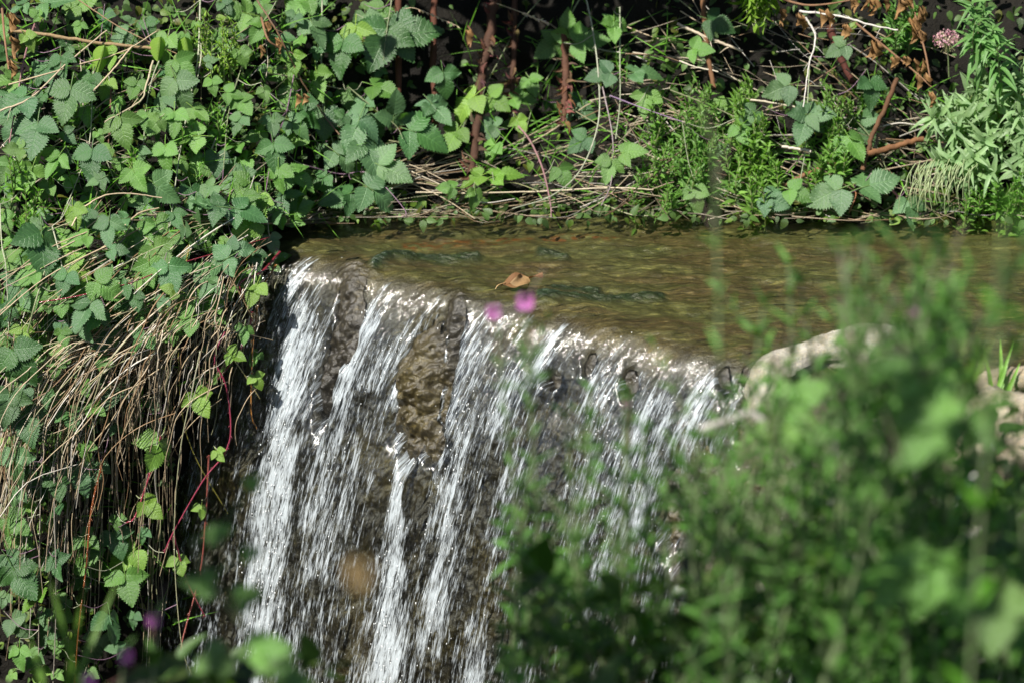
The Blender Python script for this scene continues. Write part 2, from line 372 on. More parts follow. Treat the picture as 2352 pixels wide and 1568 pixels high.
mb = MB(); mb.add(rock.reshape(-1, 3), gridf(len(ss), len(ts)), np.stack([Sg.ravel(), Tg.ravel()], 1), Cc.reshape(-1, 3))
weir = mb.build("stream_bed", M['wetrock']); tag(weir, "olive brown stream bed ending in the wet rock step under the waterfall", kind="structure")
# --- water
warp = 0.010 * perlin(Sg * 9, Tg * 3)
s2 = Sg + warp
st = 0.0055 * perlin(s2 * 38, Tg * 3) + 0.0030 * perlin(s2 * 95, Tg * 9) + 0.0016 * perlin(s2 * 210, Tg * 26) + 0.0008 * perlin(s2 * 330, Tg * 70)
big = 0.016 * perlin(s2 * 9, Tg * 2.2 + 5)
calm = 0.0007 * perlin(s2 * 22, Tg * 5) + 0.0006 * perlin(s2 * 60, Tg * 9) + 0.0010 * perlin(s2 * 12, Tg * 2.5) + .0004 * perlin(s2 * 130, Tg * 22)
trans = sstep(-0.10, 0.06, Tg)
wt = calm * (1 + 2.5 * trans) + sstep(.02, .20, Tg) * st * 1.15 + sstep(.10, .35, Tg) * big
thin = blob(500, 900, 90, 500) * fall                       # the left end of the step only trickles
wt -= 0.075 * sstep(.25, .75, gap + .18 * fbm(s2 * 30, Tg * 5, 3)) * sstep(-0.05, 0.04, Tg)
wt -= 0.008 * thin + 0.06 * sstep(1.50, 1.56, Sg) * fall
water = base + NRM * wt[..., None]
foam = np.zeros_like(wt)
wob = 14 * perlin(PX / 60, PY / 70) + 6 * perlin(PX / 22, PY / 30); PX = PX + wob
FOAM = [([(700, 570), (690, 700), (660, 850), (640, 1050), (615, 1300), (590, 1568)], 34, 62, 1.0),
        ([(740, 600), (730, 680), (700, 780)], 16, 26, .75), ([(650, 620), (640, 780), (610, 900)], 12, 22, .55),
        ([(905, 890), (905, 1000), (915, 1180), (905, 1300)], 9, 30, .98), ([(905, 1300), (890, 1400), (890, 1568)], 30, 44, .9),
        ([(1010, 670), (960, 740), (910, 800), (850, 880)], 14, 26, 1.0), ([(880, 660), (840, 760), (790, 900)], 18, 30, .95),
        ([(820, 920), (760, 1100), (740, 1300)], 44, 60, .66), ([(1290, 720), (1270, 790), (1230, 860)], 16, 24, 1.0),
        ([(1130, 720), (1080, 850), (1050, 1000), (1000, 1200)], 34, 50, .9), ([(1210, 730), (1170, 860), (1130, 980)], 26, 36, .85),
        ([(1310, 720), (1310, 860)], 10, 14, .7), ([(1430, 740), (1390, 880), (1360, 1100)], 34, 70, .85),
        ([(1550, 810), (1500, 900), (1450, 1100), (1420, 1300)], 44, 90, .85), ([(1650, 840), (1610, 900), (1570, 1050)], 30, 50, .85),
        ([(1000, 1060), (1040, 1200), (1010, 1400), (1060, 1568)], 56, 84, .66), ([(1180, 1000), (1200, 1250)], 40, 70, .5),
        ([(1500, 1050), (1480, 1350)], 70, 90, .6), ([(500, 900), (410, 1250), (400, 1500)], 14, 26, .35), ([(480, 620), (450, 720)], 30, 30, .25)]
for pts, a, b, st_ in FOAM: foam = np.maximum(foam, st_ * strand(pts, a * 1.25, b * 1.3))
foam = np.maximum(foam, (0.41 + .24 * perlin(s2 * 7, Tg * 1.5)) * fall * sstep(.03, .3, Tg)) * sstep(0.03, 0.20, Tg + .10 * perlin(s2 * 40, Tg * 4)) * (1 - .35 * blob(500, 900, 70, 500)) 
fast = sstep(0.03, 0.24, Tg)
ww = np.stack([foam, fast, foam * 0], -1)
mb = MB(); mb.add(water.reshape(-1, 3), gridf(len(ss), len(ts)), np.stack([Sg.ravel(), Tg.ravel()], 1), ww.reshape(-1, 3))
sw = mb.build("water", M['water']); tag(sw, "clear stream sliding over the ledge and breaking into a white fall", kind="structure")

# splashes: drops thrown off the fall, nobody could count them
mb = MB()
oct_v = np.array([(1, 0, 0), (0, 1, 0), (-1, 0, 0), (0, -1, 0), (0, 0, 1), (0, 0, -1)], float)
def ball(mb, p, r, n=6, m=4, tint=(1, 1, 1), sc=(1, 1, 1)):
    th = np.linspace(0, np.pi, m + 1); ph = np.arange(n) / n * 2 * np.pi
    V = np.stack([np.outer(np.sin(th), np.cos(ph)), np.outer(np.sin(th), np.sin(ph)), np.outer(np.cos(th), np.ones(n))], -1).reshape(-1, 3) * r * np.array(sc) + np.array(p)
    i, j = np.meshgrid(np.arange(m), np.arange(n), indexing='ij'); i = i.ravel(); j = j.ravel(); k = (j + 1) % n
    mb.add(V, np.stack([i * n + j, i * n + k, (i + 1) * n + k, (i + 1) * n + j], 1), None, tint)
cand = np.argwhere((Tg > 0.03) & (Tg < 1.2) & (Sg > -0.2) & (Sg < 1.6))
pw = np.maximum(foam[cand[:, 0], cand[:, 1]] - .5, 0) ** 1.5 + 0.004; pw /= pw.sum()
for ix in rng.choice(len(cand), 900, p=pw):
    i, j = cand[ix]; p = water[i, j] + NRM[i, j] * abs(rng.normal(0, 0.012)); r = rng.uniform(.0006, .0016)
    ball(mb, p, r, 5, 3, (1, 1, 0), (1, 1, rng.uniform(1, 2.5)))
m, t, N, L = newmat("water_drop"); p = N("ShaderNodeBsdfPrincipled"); p.inputs["Base Color"].default_value = (.9, .93, .95, 1); p.inputs["Roughness"].default_value = .05
p.inputs["Specular IOR Level"].default_value = 1.0; o = N("ShaderNodeOutputMaterial"); L(p.outputs[0], o.inputs[0])
tag(mb.build("water_drops", m), "bright drops thrown off the falling water", kind="stuff")

# ================================================================== GROUND
mb = MB(); xs = np.linspace(-2.2, 3.4, 240)
zs = np.concatenate([np.linspace(-1.6, 0.9, 150), ])
X, Z = np.meshgrid(xs, zs, indexing='ij'); Y = bank_y(X, Z, 0.20 * sstep(0.02, -0.08, Z))
Y = Y + 0.05 * fbm(X * 4, Z * 4 + X) + 0.015 * fbm(X * 18, Z * 18, 3) + 0.05
Zb = Z.copy()
back = np.stack([X, Y, Zb], -1)
ext = []
for k, (dy, dz) in enumerate([(0.3, .05), (1.0, .12), (3, .2), (12, .3), (60, .4), (160, .5)]):
    e = back[:, -1].copy(); e[:, 1] += dy; e[:, 2] += dz; ext.append(e)
V = np.concatenate([back, np.stack(ext, 1)], 1)
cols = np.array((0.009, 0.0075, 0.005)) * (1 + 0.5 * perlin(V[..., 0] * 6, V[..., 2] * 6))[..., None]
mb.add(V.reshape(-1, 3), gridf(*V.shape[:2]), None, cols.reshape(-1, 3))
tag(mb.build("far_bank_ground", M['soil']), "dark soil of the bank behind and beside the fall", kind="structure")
xs = np.concatenate([[-150, -60, -20, -8], np.linspace(-4, 5, 150), [9, 20, 60, 150]]); ys = np.concatenate([[-150, -60, -25, -14], np.linspace(-9, 0.1, 160)])
X, Y = np.meshgrid(xs, ys, indexing='ij'); Z = near_h(np.clip(X, -3, 4), np.clip(Y, -12, 3)) + 0.05 * fbm(X * 2, Y * 2)
mb = MB(); V = np.stack([X, Y, Z], -1); mb.add(V.reshape(-1, 3), gridf(*V.shape[:2]), None, np.tile((0.05, 0.040, 0.022), (X.size, 1)))
tag(mb.build("ground", M['soil']), "earth bank of the near side sloping down to the pool", kind="structure")

# ------------------------------------------------------------------ rocks
def boulder(name, path, radii, col, label, seed, sc=0.22, squash=1.0, n=40):
    P = spline(path, 10); m_ = len(P); rr = np.interp(np.linspace(0, 1, m_), np.linspace(0, 1, len(radii)), radii)
    u = np.linspace(0, 1, m_); rr = rr * np.sqrt(np.clip(1 - np.abs(2 * u - 1) ** 8, 0.0, 1)) + 1e-4
    P = np.array([tuple(p) for p in P]); T = np.gradient(P, axis=0); T /= np.linalg.norm(T, axis=1)[:, None]
    Aa = np.cross(T, (0, 0, 1.0)); Aa /= np.linalg.norm(Aa, axis=1)[:, None] + 1e-6; Bb = np.cross(T, Aa)
    th = np.arange(n + 1) / n * 2 * np.pi
    nz = 1 + sc * .25 * fbm(np.cos(th)[None] * 5 + u[:, None] * 22 + seed, np.sin(th)[None] * 5 + seed, 4) + sc * fbm(np.cos(th)[None] * 1.3 + u[:, None] * 5 + seed, np.sin(th)[None] * 1.3 + seed * 2.1, 4)
    V = P[:, None] + (rr[:, None] * nz)[..., None] * (np.cos(th)[None, :, None] * Aa[:, None] + squash * np.sin(th)[None, :, None] * Bb[:, None])
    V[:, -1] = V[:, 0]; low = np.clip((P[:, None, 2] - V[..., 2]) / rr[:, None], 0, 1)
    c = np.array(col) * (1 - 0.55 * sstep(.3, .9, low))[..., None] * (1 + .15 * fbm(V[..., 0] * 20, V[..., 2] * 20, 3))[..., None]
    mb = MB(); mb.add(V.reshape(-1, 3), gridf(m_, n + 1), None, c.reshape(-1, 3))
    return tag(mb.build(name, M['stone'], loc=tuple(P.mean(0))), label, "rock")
def zp(px, py, z): return on_z(px, py, z)
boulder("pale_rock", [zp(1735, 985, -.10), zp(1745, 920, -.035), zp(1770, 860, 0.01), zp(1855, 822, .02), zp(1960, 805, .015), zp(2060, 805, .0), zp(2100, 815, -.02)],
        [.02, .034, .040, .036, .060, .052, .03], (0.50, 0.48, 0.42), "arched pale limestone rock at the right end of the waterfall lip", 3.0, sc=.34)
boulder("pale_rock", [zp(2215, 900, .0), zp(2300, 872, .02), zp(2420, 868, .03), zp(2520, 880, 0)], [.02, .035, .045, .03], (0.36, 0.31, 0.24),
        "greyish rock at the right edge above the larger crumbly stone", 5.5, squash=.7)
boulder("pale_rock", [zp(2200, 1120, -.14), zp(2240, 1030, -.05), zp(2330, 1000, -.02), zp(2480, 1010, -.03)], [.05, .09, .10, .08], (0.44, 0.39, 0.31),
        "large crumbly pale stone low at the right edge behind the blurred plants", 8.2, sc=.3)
boulder("dam_rock", [zp(1800, 960, -.10), zp(1930, 940, -.09), zp(2060, 980, -.12), zp(2240, 1040, -.18)], [.07, .085, .09, .09], (0.07, 0.06, 0.045),
        "dark wet rock below the arched pale rock, mostly hidden by plants", 11.0, sc=.35)
boulder("dam_rock", [zp(1790, 1130, -.32), zp(1930, 1150, -.34), zp(2100, 1180, -.38), zp(2330, 1230, -.42)], [.12, .16, .17, .15], (0.05, 0.048, 0.03),
        "dark boulder in the lower right shade behind the blurred plants", 14.0, sc=.35)

# fallen leaf on the lip
def leafgeo(L_, W_, rows=12, cols=5, ser=0.0, fold=0.25, droop=0.25, pleat=0.0, shape=(0.75, 0.9), twist=0.0, wave=0.0, seed=0):
    u = np.linspace(0, 1, rows); v = np.linspace(-1, 1, cols)
    U, Vv = np.meshgrid(u, v, indexing='ij')
    wd = np.sin(np.pi * u ** shape[0]) ** shape[1]; wd = wd * (1 - .25 * u ** 3); wd[0] = 0.02; wd[-1] = 0.0
    if ser: wd = wd * (1 + ser * np.where(np.arange(rows) % 2 == 1, 1, -1))
    X = Vv * wd[:, None] * W_ / 2; Yv = U * L_
    if ser: Yv = Yv + (np.abs(Vv) ** 4) * (np.arange(rows) % 2)[:, None] * 0.03 * L_ * (wd[:, None] > .05)
    Zv = fold * np.abs(X) - droop * L_ * U ** 2 + pleat * W_ * np.sin(2 * np.pi * (U * 7 - np.abs(Vv) * 1.5)) * np.abs(Vv) * (wd[:, None])
    Zv = Zv + wave * W_ * np.sin(U * 9 + Vv * 2 + seed) * np.abs(Vv)
    if twist:
        a = twist * U; X, Zv = X * np.cos(a) - Zv * np.sin(a), X * np.sin(a) + Zv * np.cos(a)
    V = np.stack([X, Yv, Zv], -1).reshape(-1, 3)
    return V, gridf(rows, cols), np.stack([U.ravel(), Vv.ravel() * .5 + .5], 1)
def place(geo, loc, rot, s=1.0):
    V, F, UV = geo; Rm = np.array(rot); return V @ Rm.T * s + np.array(loc), F, UV
def addleaf(mb, geo, loc, rot, s=1.0, tint=(1, 1, 1)):
    V, F, UV = place(geo, loc, rot, s); mb.add(V, F, UV, tint)
p = on_z(1200, 640, .012); root = thing("fallen_leaf", p, "curled orange brown dead leaf stranded on the lip of the fall", "fallen leaf")
mb = MB()
addleaf(mb, leafgeo(.105, .040, 16, 7, fold=.25, droop=-.05, twist=.5, wave=.2, shape=(.8, .8)), on_z(1150, 655, .006), frame((.95, .25, .12), (.1, -.4, .9)), 1, (.17, .09, .045))
addleaf(mb, leafgeo(.05, .035, 12, 7, fold=.7, droop=.3, wave=.2), on_z(1215, 650, .02), frame((-.8, -.5, .3), (.1, -.6, .8)), 1, (.26, .17, .09))
_put(mb, "blade", M['dry'], root); mb = MB(); tube(mb, spline([on_z(1165, 648, .01), on_z(1145, 655, .012), on_z(1138, 664, .004)]), .0012, .001, 5, (.6, .4, .18)); _put(mb, "stalk", M['straw'], root)

# ================================================================== BRAMBLE
LEAFV = []
def make_trifoliate(seed, five=False):
    r = random.Random(seed); mb = MB()
    pet = 0.55
    def leaflet(base, ang, L_, W_):
        g = leafgeo(L_, W_, 25, 7, ser=.10, fold=r.uniform(.02, .30), droop=r.uniform(.05, .38), pleat=.024, shape=(.62, .80), twist=r.uniform(-.3, .3), wave=r.uniform(.0, .06), seed=seed)
        rot = Matrix.Rotation(ang, 3, 'Z') @ Matrix.Rotation(r.uniform(-.3, .25), 3, 'X') @ Matrix.Rotation(r.uniform(-.35, .35), 3, 'Y')
        k_ = r.uniform(.8, 1.2); addleaf(mb, g, base, rot, 1, (k_, k_, k_ * r.uniform(.85, 1.1)))
    tube(mb, spline([(0, 0, 0), (0, .3, .03), (0, .5, .02), (0, .72, .0)], 4), .022, .016, 4, (1.5, 1.3, .9))
    leaflet((0, .72, 0), r.uniform(-.15, .15), 1.0, r.uniform(.70, .90))
    sp = r.uniform(1.05, 1.35)
    leaflet((0.01, .5, 0), -sp, r.uniform(.75, .92), r.uniform(.58, .76)); leaflet((-.01, .5, 0), sp, r.uniform(.75, .92), r.uniform(.58, .76))
    if five: leaflet((0.01, .47, 0), -sp - 1.0, .6, .42); leaflet((-.01, .47, 0), sp + 1.0, .6, .42)
    return mb.build("leaf_blade", M['bramble'], link=False)
LEAFV = [make_trifoliate(i, i in (4,)) for i in range(20)]
GREY = [(.95, 1.0, 1.2), (1.15, 1.1, 1.4), (.85, .95, 1.2), (.65, .85, .95), (.6, .8, .7)]
YEL = [(1.7, 1.6, .7), (1.45, 1.5, .65), (1.9, 1.7, .8)]
MID = [(1.2, 1.35, .8), (1.05, 1.2, .75), (1.35, 1.35, .9)]
def leafcol(kind):
    c = random.choice({'g': GREY, 'y': YEL, 'm': MID}[kind]); k_ = random.uniform(.85, 1.15); return (c[0] * k_, c[1] * k_, c[2] * k_, 1)
CANES = []
PINK = (.26, .12, .13); REDC = (.26, .028, .045); GRN = (.22, .26, .12); PALE = (.40, .42, .28); TAN = (.42, .30, .15); PURP = (.24, .14, .20); BRN = (.16, .07, .035); OLIVE = (.26, .24, .04)
def cane(pts, r_mm, col, off, label, wet=False, group=None):
    W = [on_bank(x, y, off if not isinstance(off, (list, tuple)) else off[i]) for i, (x, y) in enumerate(pts)]
    P = spline(W, 7); root = thing("bramble_cane", W[0], label, "bramble", group)
    mb = MB(); r_ = r_mm / 1000; tube(mb, P, r_, r_ * .6, 6, col)
    for k in range(0, len(P) - 1, 2):                       # prickles
        p = P[k]; d = Vector((random.uniform(-1, 1), random.uniform(-1, 0), random.uniform(-1, .5))).normalized()
        tube(mb, [p, p + d * r_ * 2.0, p + d * r_ * 3.2 + Vector((0, 0, -r_))], r_ * .5, r_ * .05, 4, col)
    _put(mb, "stem", M['wet'] if wet else M['stem'], root)
    CANES.append((root, P)); return root
def add_leaf_to(root, P, pos, size, ang, kind, tilt=None):
    """one three-part leaf: pos is where the middle of the leaf shows, joined by its stalk to the cane"""
    a = R(ang); tip = CR * math.cos(a) + CU * math.sin(a) - CD * random.uniform(-.05, .35)
    nrm = -CD * random.uniform(.45, 1.1) + Vector((0, 0, 1)) * random.uniform(.2, .9) + Vector((random.gauss(-.12, .42), random.gauss(0, .2), 0))
    rot = frame(tip, nrm); s = size
    org = Vector(pos) - rot @ Vector((0, .75 * s, 0))
    o = bpy.data.objects.new("leaf", random.choice(LEAFV)); COL.objects.link(o); o.parent = root
    o.matrix_local = Matrix.Translation(org - root.location) @ rot.to_4x4() @ Matrix.Scale(s, 4)
    o.color = leafcol(kind)
    q = min(P, key=lambda p: (p - org).length)
    if (q - org).length > 0.006:
        mb = MB(); mid = (q + org) / 2 + Vector((0, -.004, -.15 * (q - org).length)); tube(mb, spline([q, mid, org], 4), .0011, .0009, 4, PALE if kind != 'g' else PURP)
        L0 = np.array(root.location); mb.v = [v - L0 for v in mb.v]; st_ = mb.build("leaf_stalk", M['stem'], root)
C_ = [  # polyline, radius mm, colour, off, label, wet
 ([(740, 0), (738, 150), (742, 250), (765, 330), (772, 420)], 2.6, PALE, .10, "pale upright bramble cane descending beside the big grey green leaves left of the dark hollow"),
 ([(700, 0), (690, 80), (660, 250), (630, 330), (610, 440)], 2.4, PURP, .09, "thin purplish bramble cane slanting down over the upper bank leaves"),
 ([(460, 0), (455, 130), (440, 210), (415, 340), (390, 520)], 3.0, PALE, .11, "long pale green cane dropping through the middle of the leafy left bank"),
 ([(585, 60), (550, 170), (525, 260), (513, 390)], 2.2, GRN, .11, "slender cane carrying three small yellow green leaflets above the left bank"),
 ([(100, 0), (62, 110), (40, 220), (18, 350)], 2.6, PINK, .10, "pinkish cane slanting down at the top left corner"),
 ([(215, 150), (212, 210), (205, 330), (175, 420), (140, 500)], 2.4, PALE, .08, "pale cane under the folded grey leaves in the left bank"),
 ([(370, 130), (350, 180), (335, 250), (330, 330)], 2.4, PALE, .09, "short pale cane beside the pair of large notched grey leaves"),
 ([(255, 200), (252, 290), (245, 370)], 2.0, BRN, .09, "short brown cane between two grey leaf clusters on the left bank"),
 ([(0, 470), (4, 560), (14, 620), (20, 760)], 2.2, PALE, .12, "pale cane hugging the left edge above the hanging straw"),
 ([(120, 520), (140, 600), (150, 680), (158, 760), (160, 900)], 2.4, PALE, .14, "pale arching cane hanging below the large round leaf on the left"),
 ([(110, 600), (80, 700), (55, 800), (38, 900), (34, 1020)], 3.2, GRN, .15, "stout green cane curving down the far left past the straw"),
 ([(250, 560), (330, 610), (400, 650), (450, 700), (470, 742)], 2.4, PALE, .14, "cane carrying dark notched leaves out over the edge of the fall"),
 ([(90, 695), (180, 680), (300, 650), (400, 610), (520, 575), (620, 545)], 1.8, REDC, .15, "thin red cane crossing the straw towards the top of the fall"),
 ([(370, 560), (362, 700), (362, 860), (370, 960), (372, 1040)], 2.2, (.35, .33, .27), .13, "grey hanging cane behind the yellow green wet leaves"),
 ([(643, 579), (600, 625), (550, 655), (577, 729), (550, 805), (500, 872)], 3.0, REDC, .14, "wet crimson cane zigzagging down beside the first white stream"),
 ([(517, 762), (493, 822), (520, 889), (530, 989), (513, 1045), (467, 1102), (400, 1218), (377, 1268)], 2.3, (.30, .04, .075), .17, "long bright crimson cane beaded with water in front of the dark trickle"),
 ([(480, 1045), (473, 1178), (460, 1312), (420, 1465), (417, 1508)], 2.6, (.30, .09, .07), .15, "dull red cane hanging low in front of the dark wet wall"),
 ([(400, 1230), (425, 1320), (455, 1385), (472, 1415)], 2.4, (.27, .045, .07), .17, "short red cane tip crossing the lowest tan stem"),
 ([(437, 555), (420, 650), (410, 772), (417, 939), (447, 1045), (523, 1178)], 2.6, OLIVE, .12, "olive yellow stem hanging in front of the dark left trickle", True),
 ([(493, 589), (530, 640), (567, 705), (580, 730)], 2.4, TAN, .15, "short tan stem tipped towards the bright wet leaves by the fall", True),
 ([(450, 742), (530, 819), (575, 880), (597, 915)], 2.4, (.38, .33, .13), .16, "tan green stem slanting down to the edge of the first stream", True),
 ([(473, 742), (540, 760), (627, 782)], 2.6, (.50, .38, .20), .17, "pale stem reaching horizontally to the edge of the first stream", True),
 ([(460, 805), (443, 889), (413, 1042), (400, 1245), (417, 1478), (450, 1568)], 2.2, (.42, .42, .25), .18, "long pale stem running down the left edge of the fall", True),
 ([(633, 609), (600, 672), (582, 780), (577, 939), (590, 985)], 2.6, (.34, .15, .03), .12, "orange brown wet stem close beside the first white stream", True),
 ([(370, 1000), (340, 1100), (310, 1185), (290, 1200)], 2.2, (.38, .06, .09), .16, "red cane behind the lime leaves over the black hollow"),
 ([(124, 1060), (125, 1200), (128, 1290), (128, 1420), (122, 1568)], 2.4, (.30, .27, .22), .17, "grey green cane hanging to the bottom left with small notched leaves"),
 ([(240, 1040), (210, 1170), (198, 1300), (180, 1450), (172, 1568)], 2.6, (.24, .07, .02), .16, "red brown cane running to the bottom edge through the hollow"),
 ([(95, 1060), (92, 1180), (90, 1300), (88, 1568)], 1.8, (.45, .40, .30), .15, "straight thin pale cane near the bottom left"),
 ([(1184, 283), (1217, 323), (1247, 390), (1264, 467), (1266, 500)], 3.6, (.32, .18, .18), .13, "pink arching cane dipping its tip into the stream"),
 ([(1347, 0), (1361, 67), (1374, 167), (1374, 283), (1334, 390), (1267, 450), (1177, 480)], 3.2, (.38, .40, .28), .16, "long pale cane curving down the far bank to touch the water"),
 ([(1424, 17), (1424, 133), (1424, 233), (1414, 320)], 2.8, (.32, .36, .22), .13, "straight grey green cane hanging over the far bank"),
 ([(1384, 200), (1407, 317), (1404, 417), (1381, 473)], 2.6, (.30, .24, .24), .14, "mauve grey cane ending at the waterline behind the curved pale one"),
 ([(1401, 220), (1480, 250), (1567, 280)], 2.4, (.25, .16, .26), .16, "purple cane slanting right above the straw litter"),
 ([(1240, 0), (1190, 60), (1140, 150), (1090, 240), (1060, 300)], 2.0, GRN, .12, "green cane with lime leaves in front of the brown stalk"),
 ([(1330, 0), (1300, 60), (1290, 120), (1230, 230), (1200, 330)], 2.2, (.30, .36, .18), .11, "green cane bearing round dappled leaves over the dark hollow"),
 ([(900, 0), (890, 60), (880, 140)], 2.0, GRN, .16, "short cane holding the two largest grey green leaves"),
 ([(800, 200), (860, 250), (910, 290), (925, 320)], 2.2, GRN, .15, "cane with broad dark leaves reaching over the hollow"),
 ([(700, 380), (780, 400), (850, 400), (928, 480), (925, 500)], 2.0, PURP, .13, "low cane whose leaves hang over the back of the stream"),
 ([(1860, 130), (1855, 240), (1850, 340), (1836, 427)], 2.2, (.30, .36, .20), .12, "green cane with three flat blue green leaflets above the right water edge"),
 ([(2000, 400), (2040, 430), (2065, 455), (2080, 480)], 3.4, (.48, .16, .22), .12, "pink cane tip dipping to the stream at the right"),
 ([(1968, 410), (1960, 430), (1966, 450), (1950, 490)], 2.4, (.30, .12, .05), .10, "brown cane under the two large dark leaves by the water"),
 ([(980, 420), (1040, 430), (1100, 445), (1170, 420), (1240, 440)], 2.0, (.30, .30, .12), .12, "low trailing cane with lime leaves just above the water"),
 ([(1900, 200), (1960, 270), (2010, 330), (2040, 400)], 2.0, GRN, .10, "thin green cane amid willowherb shoots on the right bank"),
 ([(1560, 0), (1640, 60), (1700, 60), (1760, 30)], 2.0, GRN, .08, "dim cane with shaded leaves at the top right of centre"),
]
for c in C_:
    cane(c[0], c[1] * (1.1 if (c[2][0] > 1.9 * c[2][1]) else .8), c[2], c[3], c[4], wet=(c[2] == REDC or len(c) > 5 or 'wet' in c[4] or 'red ' in c[4]))
def nearest_cane(p):
    return min(CANES, key=lambda c: min((q - p).length for q in c[1]))
EXPL = [  # centre x, y, leaflet px, tip angle on screen, colour
 (410, 200, 68, -70, 'g'), (555, 235, 42, -60, 'm'), (530, 215, 36, -10, 'm'), (630, 345, 56, -80, 'g'), (160, 220, 70, -100, 'g'), (45, 228, 66, -150, 'g'), (210, 360, 62, -95, 'g'), (85, 300, 70, -95, 'g'), (130, 370, 50, -120, 'm'),
 (280, 285, 60, -75, 'm'), (380, 350, 52, -90, 'm'), (400, 270, 50, -90, 'm'), (310, 400, 50, -60, 'm'), (490, 475, 58, 175, 'g'), (555, 485, 62, -20, 'g'), (250, 520, 52, -95, 'g'), (95, 555, 84, -85, 'g'), (430, 535, 52, -70, 'g'),
 (388, 625, 60, -85, 'g'), (545, 575, 44, 10, 'g'), (586, 665, 46, -110, 'y'), (235, 655, 58, -30, 'm'), (150, 640, 46, -110, 'g'), (200, 710, 64, -120, 'g'), (490, 655, 44, -150, 'g'), (425, 735, 56, -160, 'm'), (325, 780, 46, -130, 'g'),
 (40, 820, 78, -60, 'g'), (20, 920, 62, -100, 'g'), (60, 960, 66, -70, 'g'), (235, 825, 30, -20, 'm'), (128, 838, 34, -90, 'm'), (455, 915, 50, -60, 'y'), (362, 1025, 66, -110, 'y'), (340, 1160, 46, -40, 'y'), (290, 1335, 60, -80, 'm'),
 (195, 1030, 34, -80, 'm'), (130, 1110, 44, -70, 'g'), (215, 935, 34, -30, 'm'), (35, 1060, 60, -90, 'g'), (128, 1295, 46, -60, 'g'), (40, 1320, 70, -60, 'g'), (45, 1500, 44, -90, 'm'), (410, 1290, 36, -80, 'y'), (463, 1168, 28, -90, 'y'),
 (535, 815, 34, -20, 'y'), (590, 870, 30, -60, 'y'), (500, 1040, 26, -60, 'y'), (560, 760, 34, -100, 'm'),
 (880, 88, 92, -110, 'g'), (935, 80, 90, 10, 'g'), (785, 110, 76, -100, 'g'), (720, 60, 60, -60, 'g'), (820, 290, 78, -110, 'g'), (905, 262, 62, 80, 'g'), (960, 305, 84, -15, 'g'), (845, 345, 80, -60, 'g'), (885, 385, 74, -20, 'g'), (790, 450, 66, 200, 'g'),
 (860, 440, 78, -30, 'g'), (700, 250, 60, -80, 'g'), (745, 270, 60, -90, 'g'), (730, 180, 60, -80, 'm'), (640, 400, 50, -90, 'm'), (690, 450, 44, -110, 'm'), (1078, 232, 66, -140, 'y'), (1135, 228, 50, -30, 'y'), (1305, 70, 56, 100, 'm'), (1270, 105, 56, -140, 'm'),
 (1340, 98, 66, 0, 'm'), (1192, 280, 36, -60, 'y'), (1095, 408, 50, -160, 'y'), (1150, 400, 56, 20, 'y'), (1090, 448, 40, -90, 'm'), (1035, 432, 36, 180, 'm'), (1290, 395, 44, -60, 'm'), (1400, 380, 50, -110, 'm'), (1440, 350, 48, 10, 'm'), (1190, 225, 50, 0, 'm'),
 (1130, 290, 50, 170, 'g'), (1470, 165, 60, 10, 'g'), (1390, 170, 54, 190, 'g'), (1850, 280, 68, -110, 'g'), (1870, 262, 52, 5, 'g'), (1915, 440, 74, 200, 'g'), (2000, 425, 76, 20, 'g'), (1825, 440, 50, -20, 'm'), (2090, 475, 56, -80, 'g'), (1955, 325, 60, -60, 'm'),
 (1800, 200, 56, 200, 'g'), (1640, 50, 56, -20, 'g'), (1700, 300, 40, -70, 'm'), (2000, 200, 60, -80, 'g'), (1410, 60, 50, -90, 'm'), (1000, 250, 60, -50, 'g'), (1020, 180, 56, -80, 'g')]
used_px = []
for (x, y, s_, a_, k_) in EXPL:
    p = on_bank(x, y, .17 if x < 700 else .15); root, P = nearest_cane(p); add_leaf_to(root, P, p, s_ / 980.0 * 1.08, a_, k_); used_px.append((x, y))
FILL = [(0, 0, 700, 260, 50), (0, 240, 700, 520, 58), (620, 0, 880, 500, 22), (0, 520, 430, 780, 72), (330, 540, 620, 700, 10), (420, 460, 640, 600, 10), (0, 740, 220, 1100, 26), (0, 1080, 200, 1568, 24), (220, 1050, 380, 1500, 9), (200, 760, 360, 1000, 7),
        (1020, 160, 1500, 460, 7), (1500, 0, 2100, 470, 9), (440, 600, 600, 900, 5)]
for (x0, y0, x1, y1, n) in FILL:
    for _ in range(n):
        for tr_ in range(20):
            x, y = random.uniform(x0, x1), random.uniform(y0, y1)
            if all((x - a) ** 2 + (y - b) ** 2 > 38 ** 2 for a, b in used_px): break
        used_px.append((x, y)); p = on_bank(x, y, random.uniform(.02, .17)); root, P = nearest_cane(p)
        add_leaf_to(root, P, p, random.choice((random.uniform(24, 44), random.uniform(40, 66))) / 980, random.gauss(-90, 55), random.choice('ggggmmmmmy' if y < 900 else 'gggmmmy'))

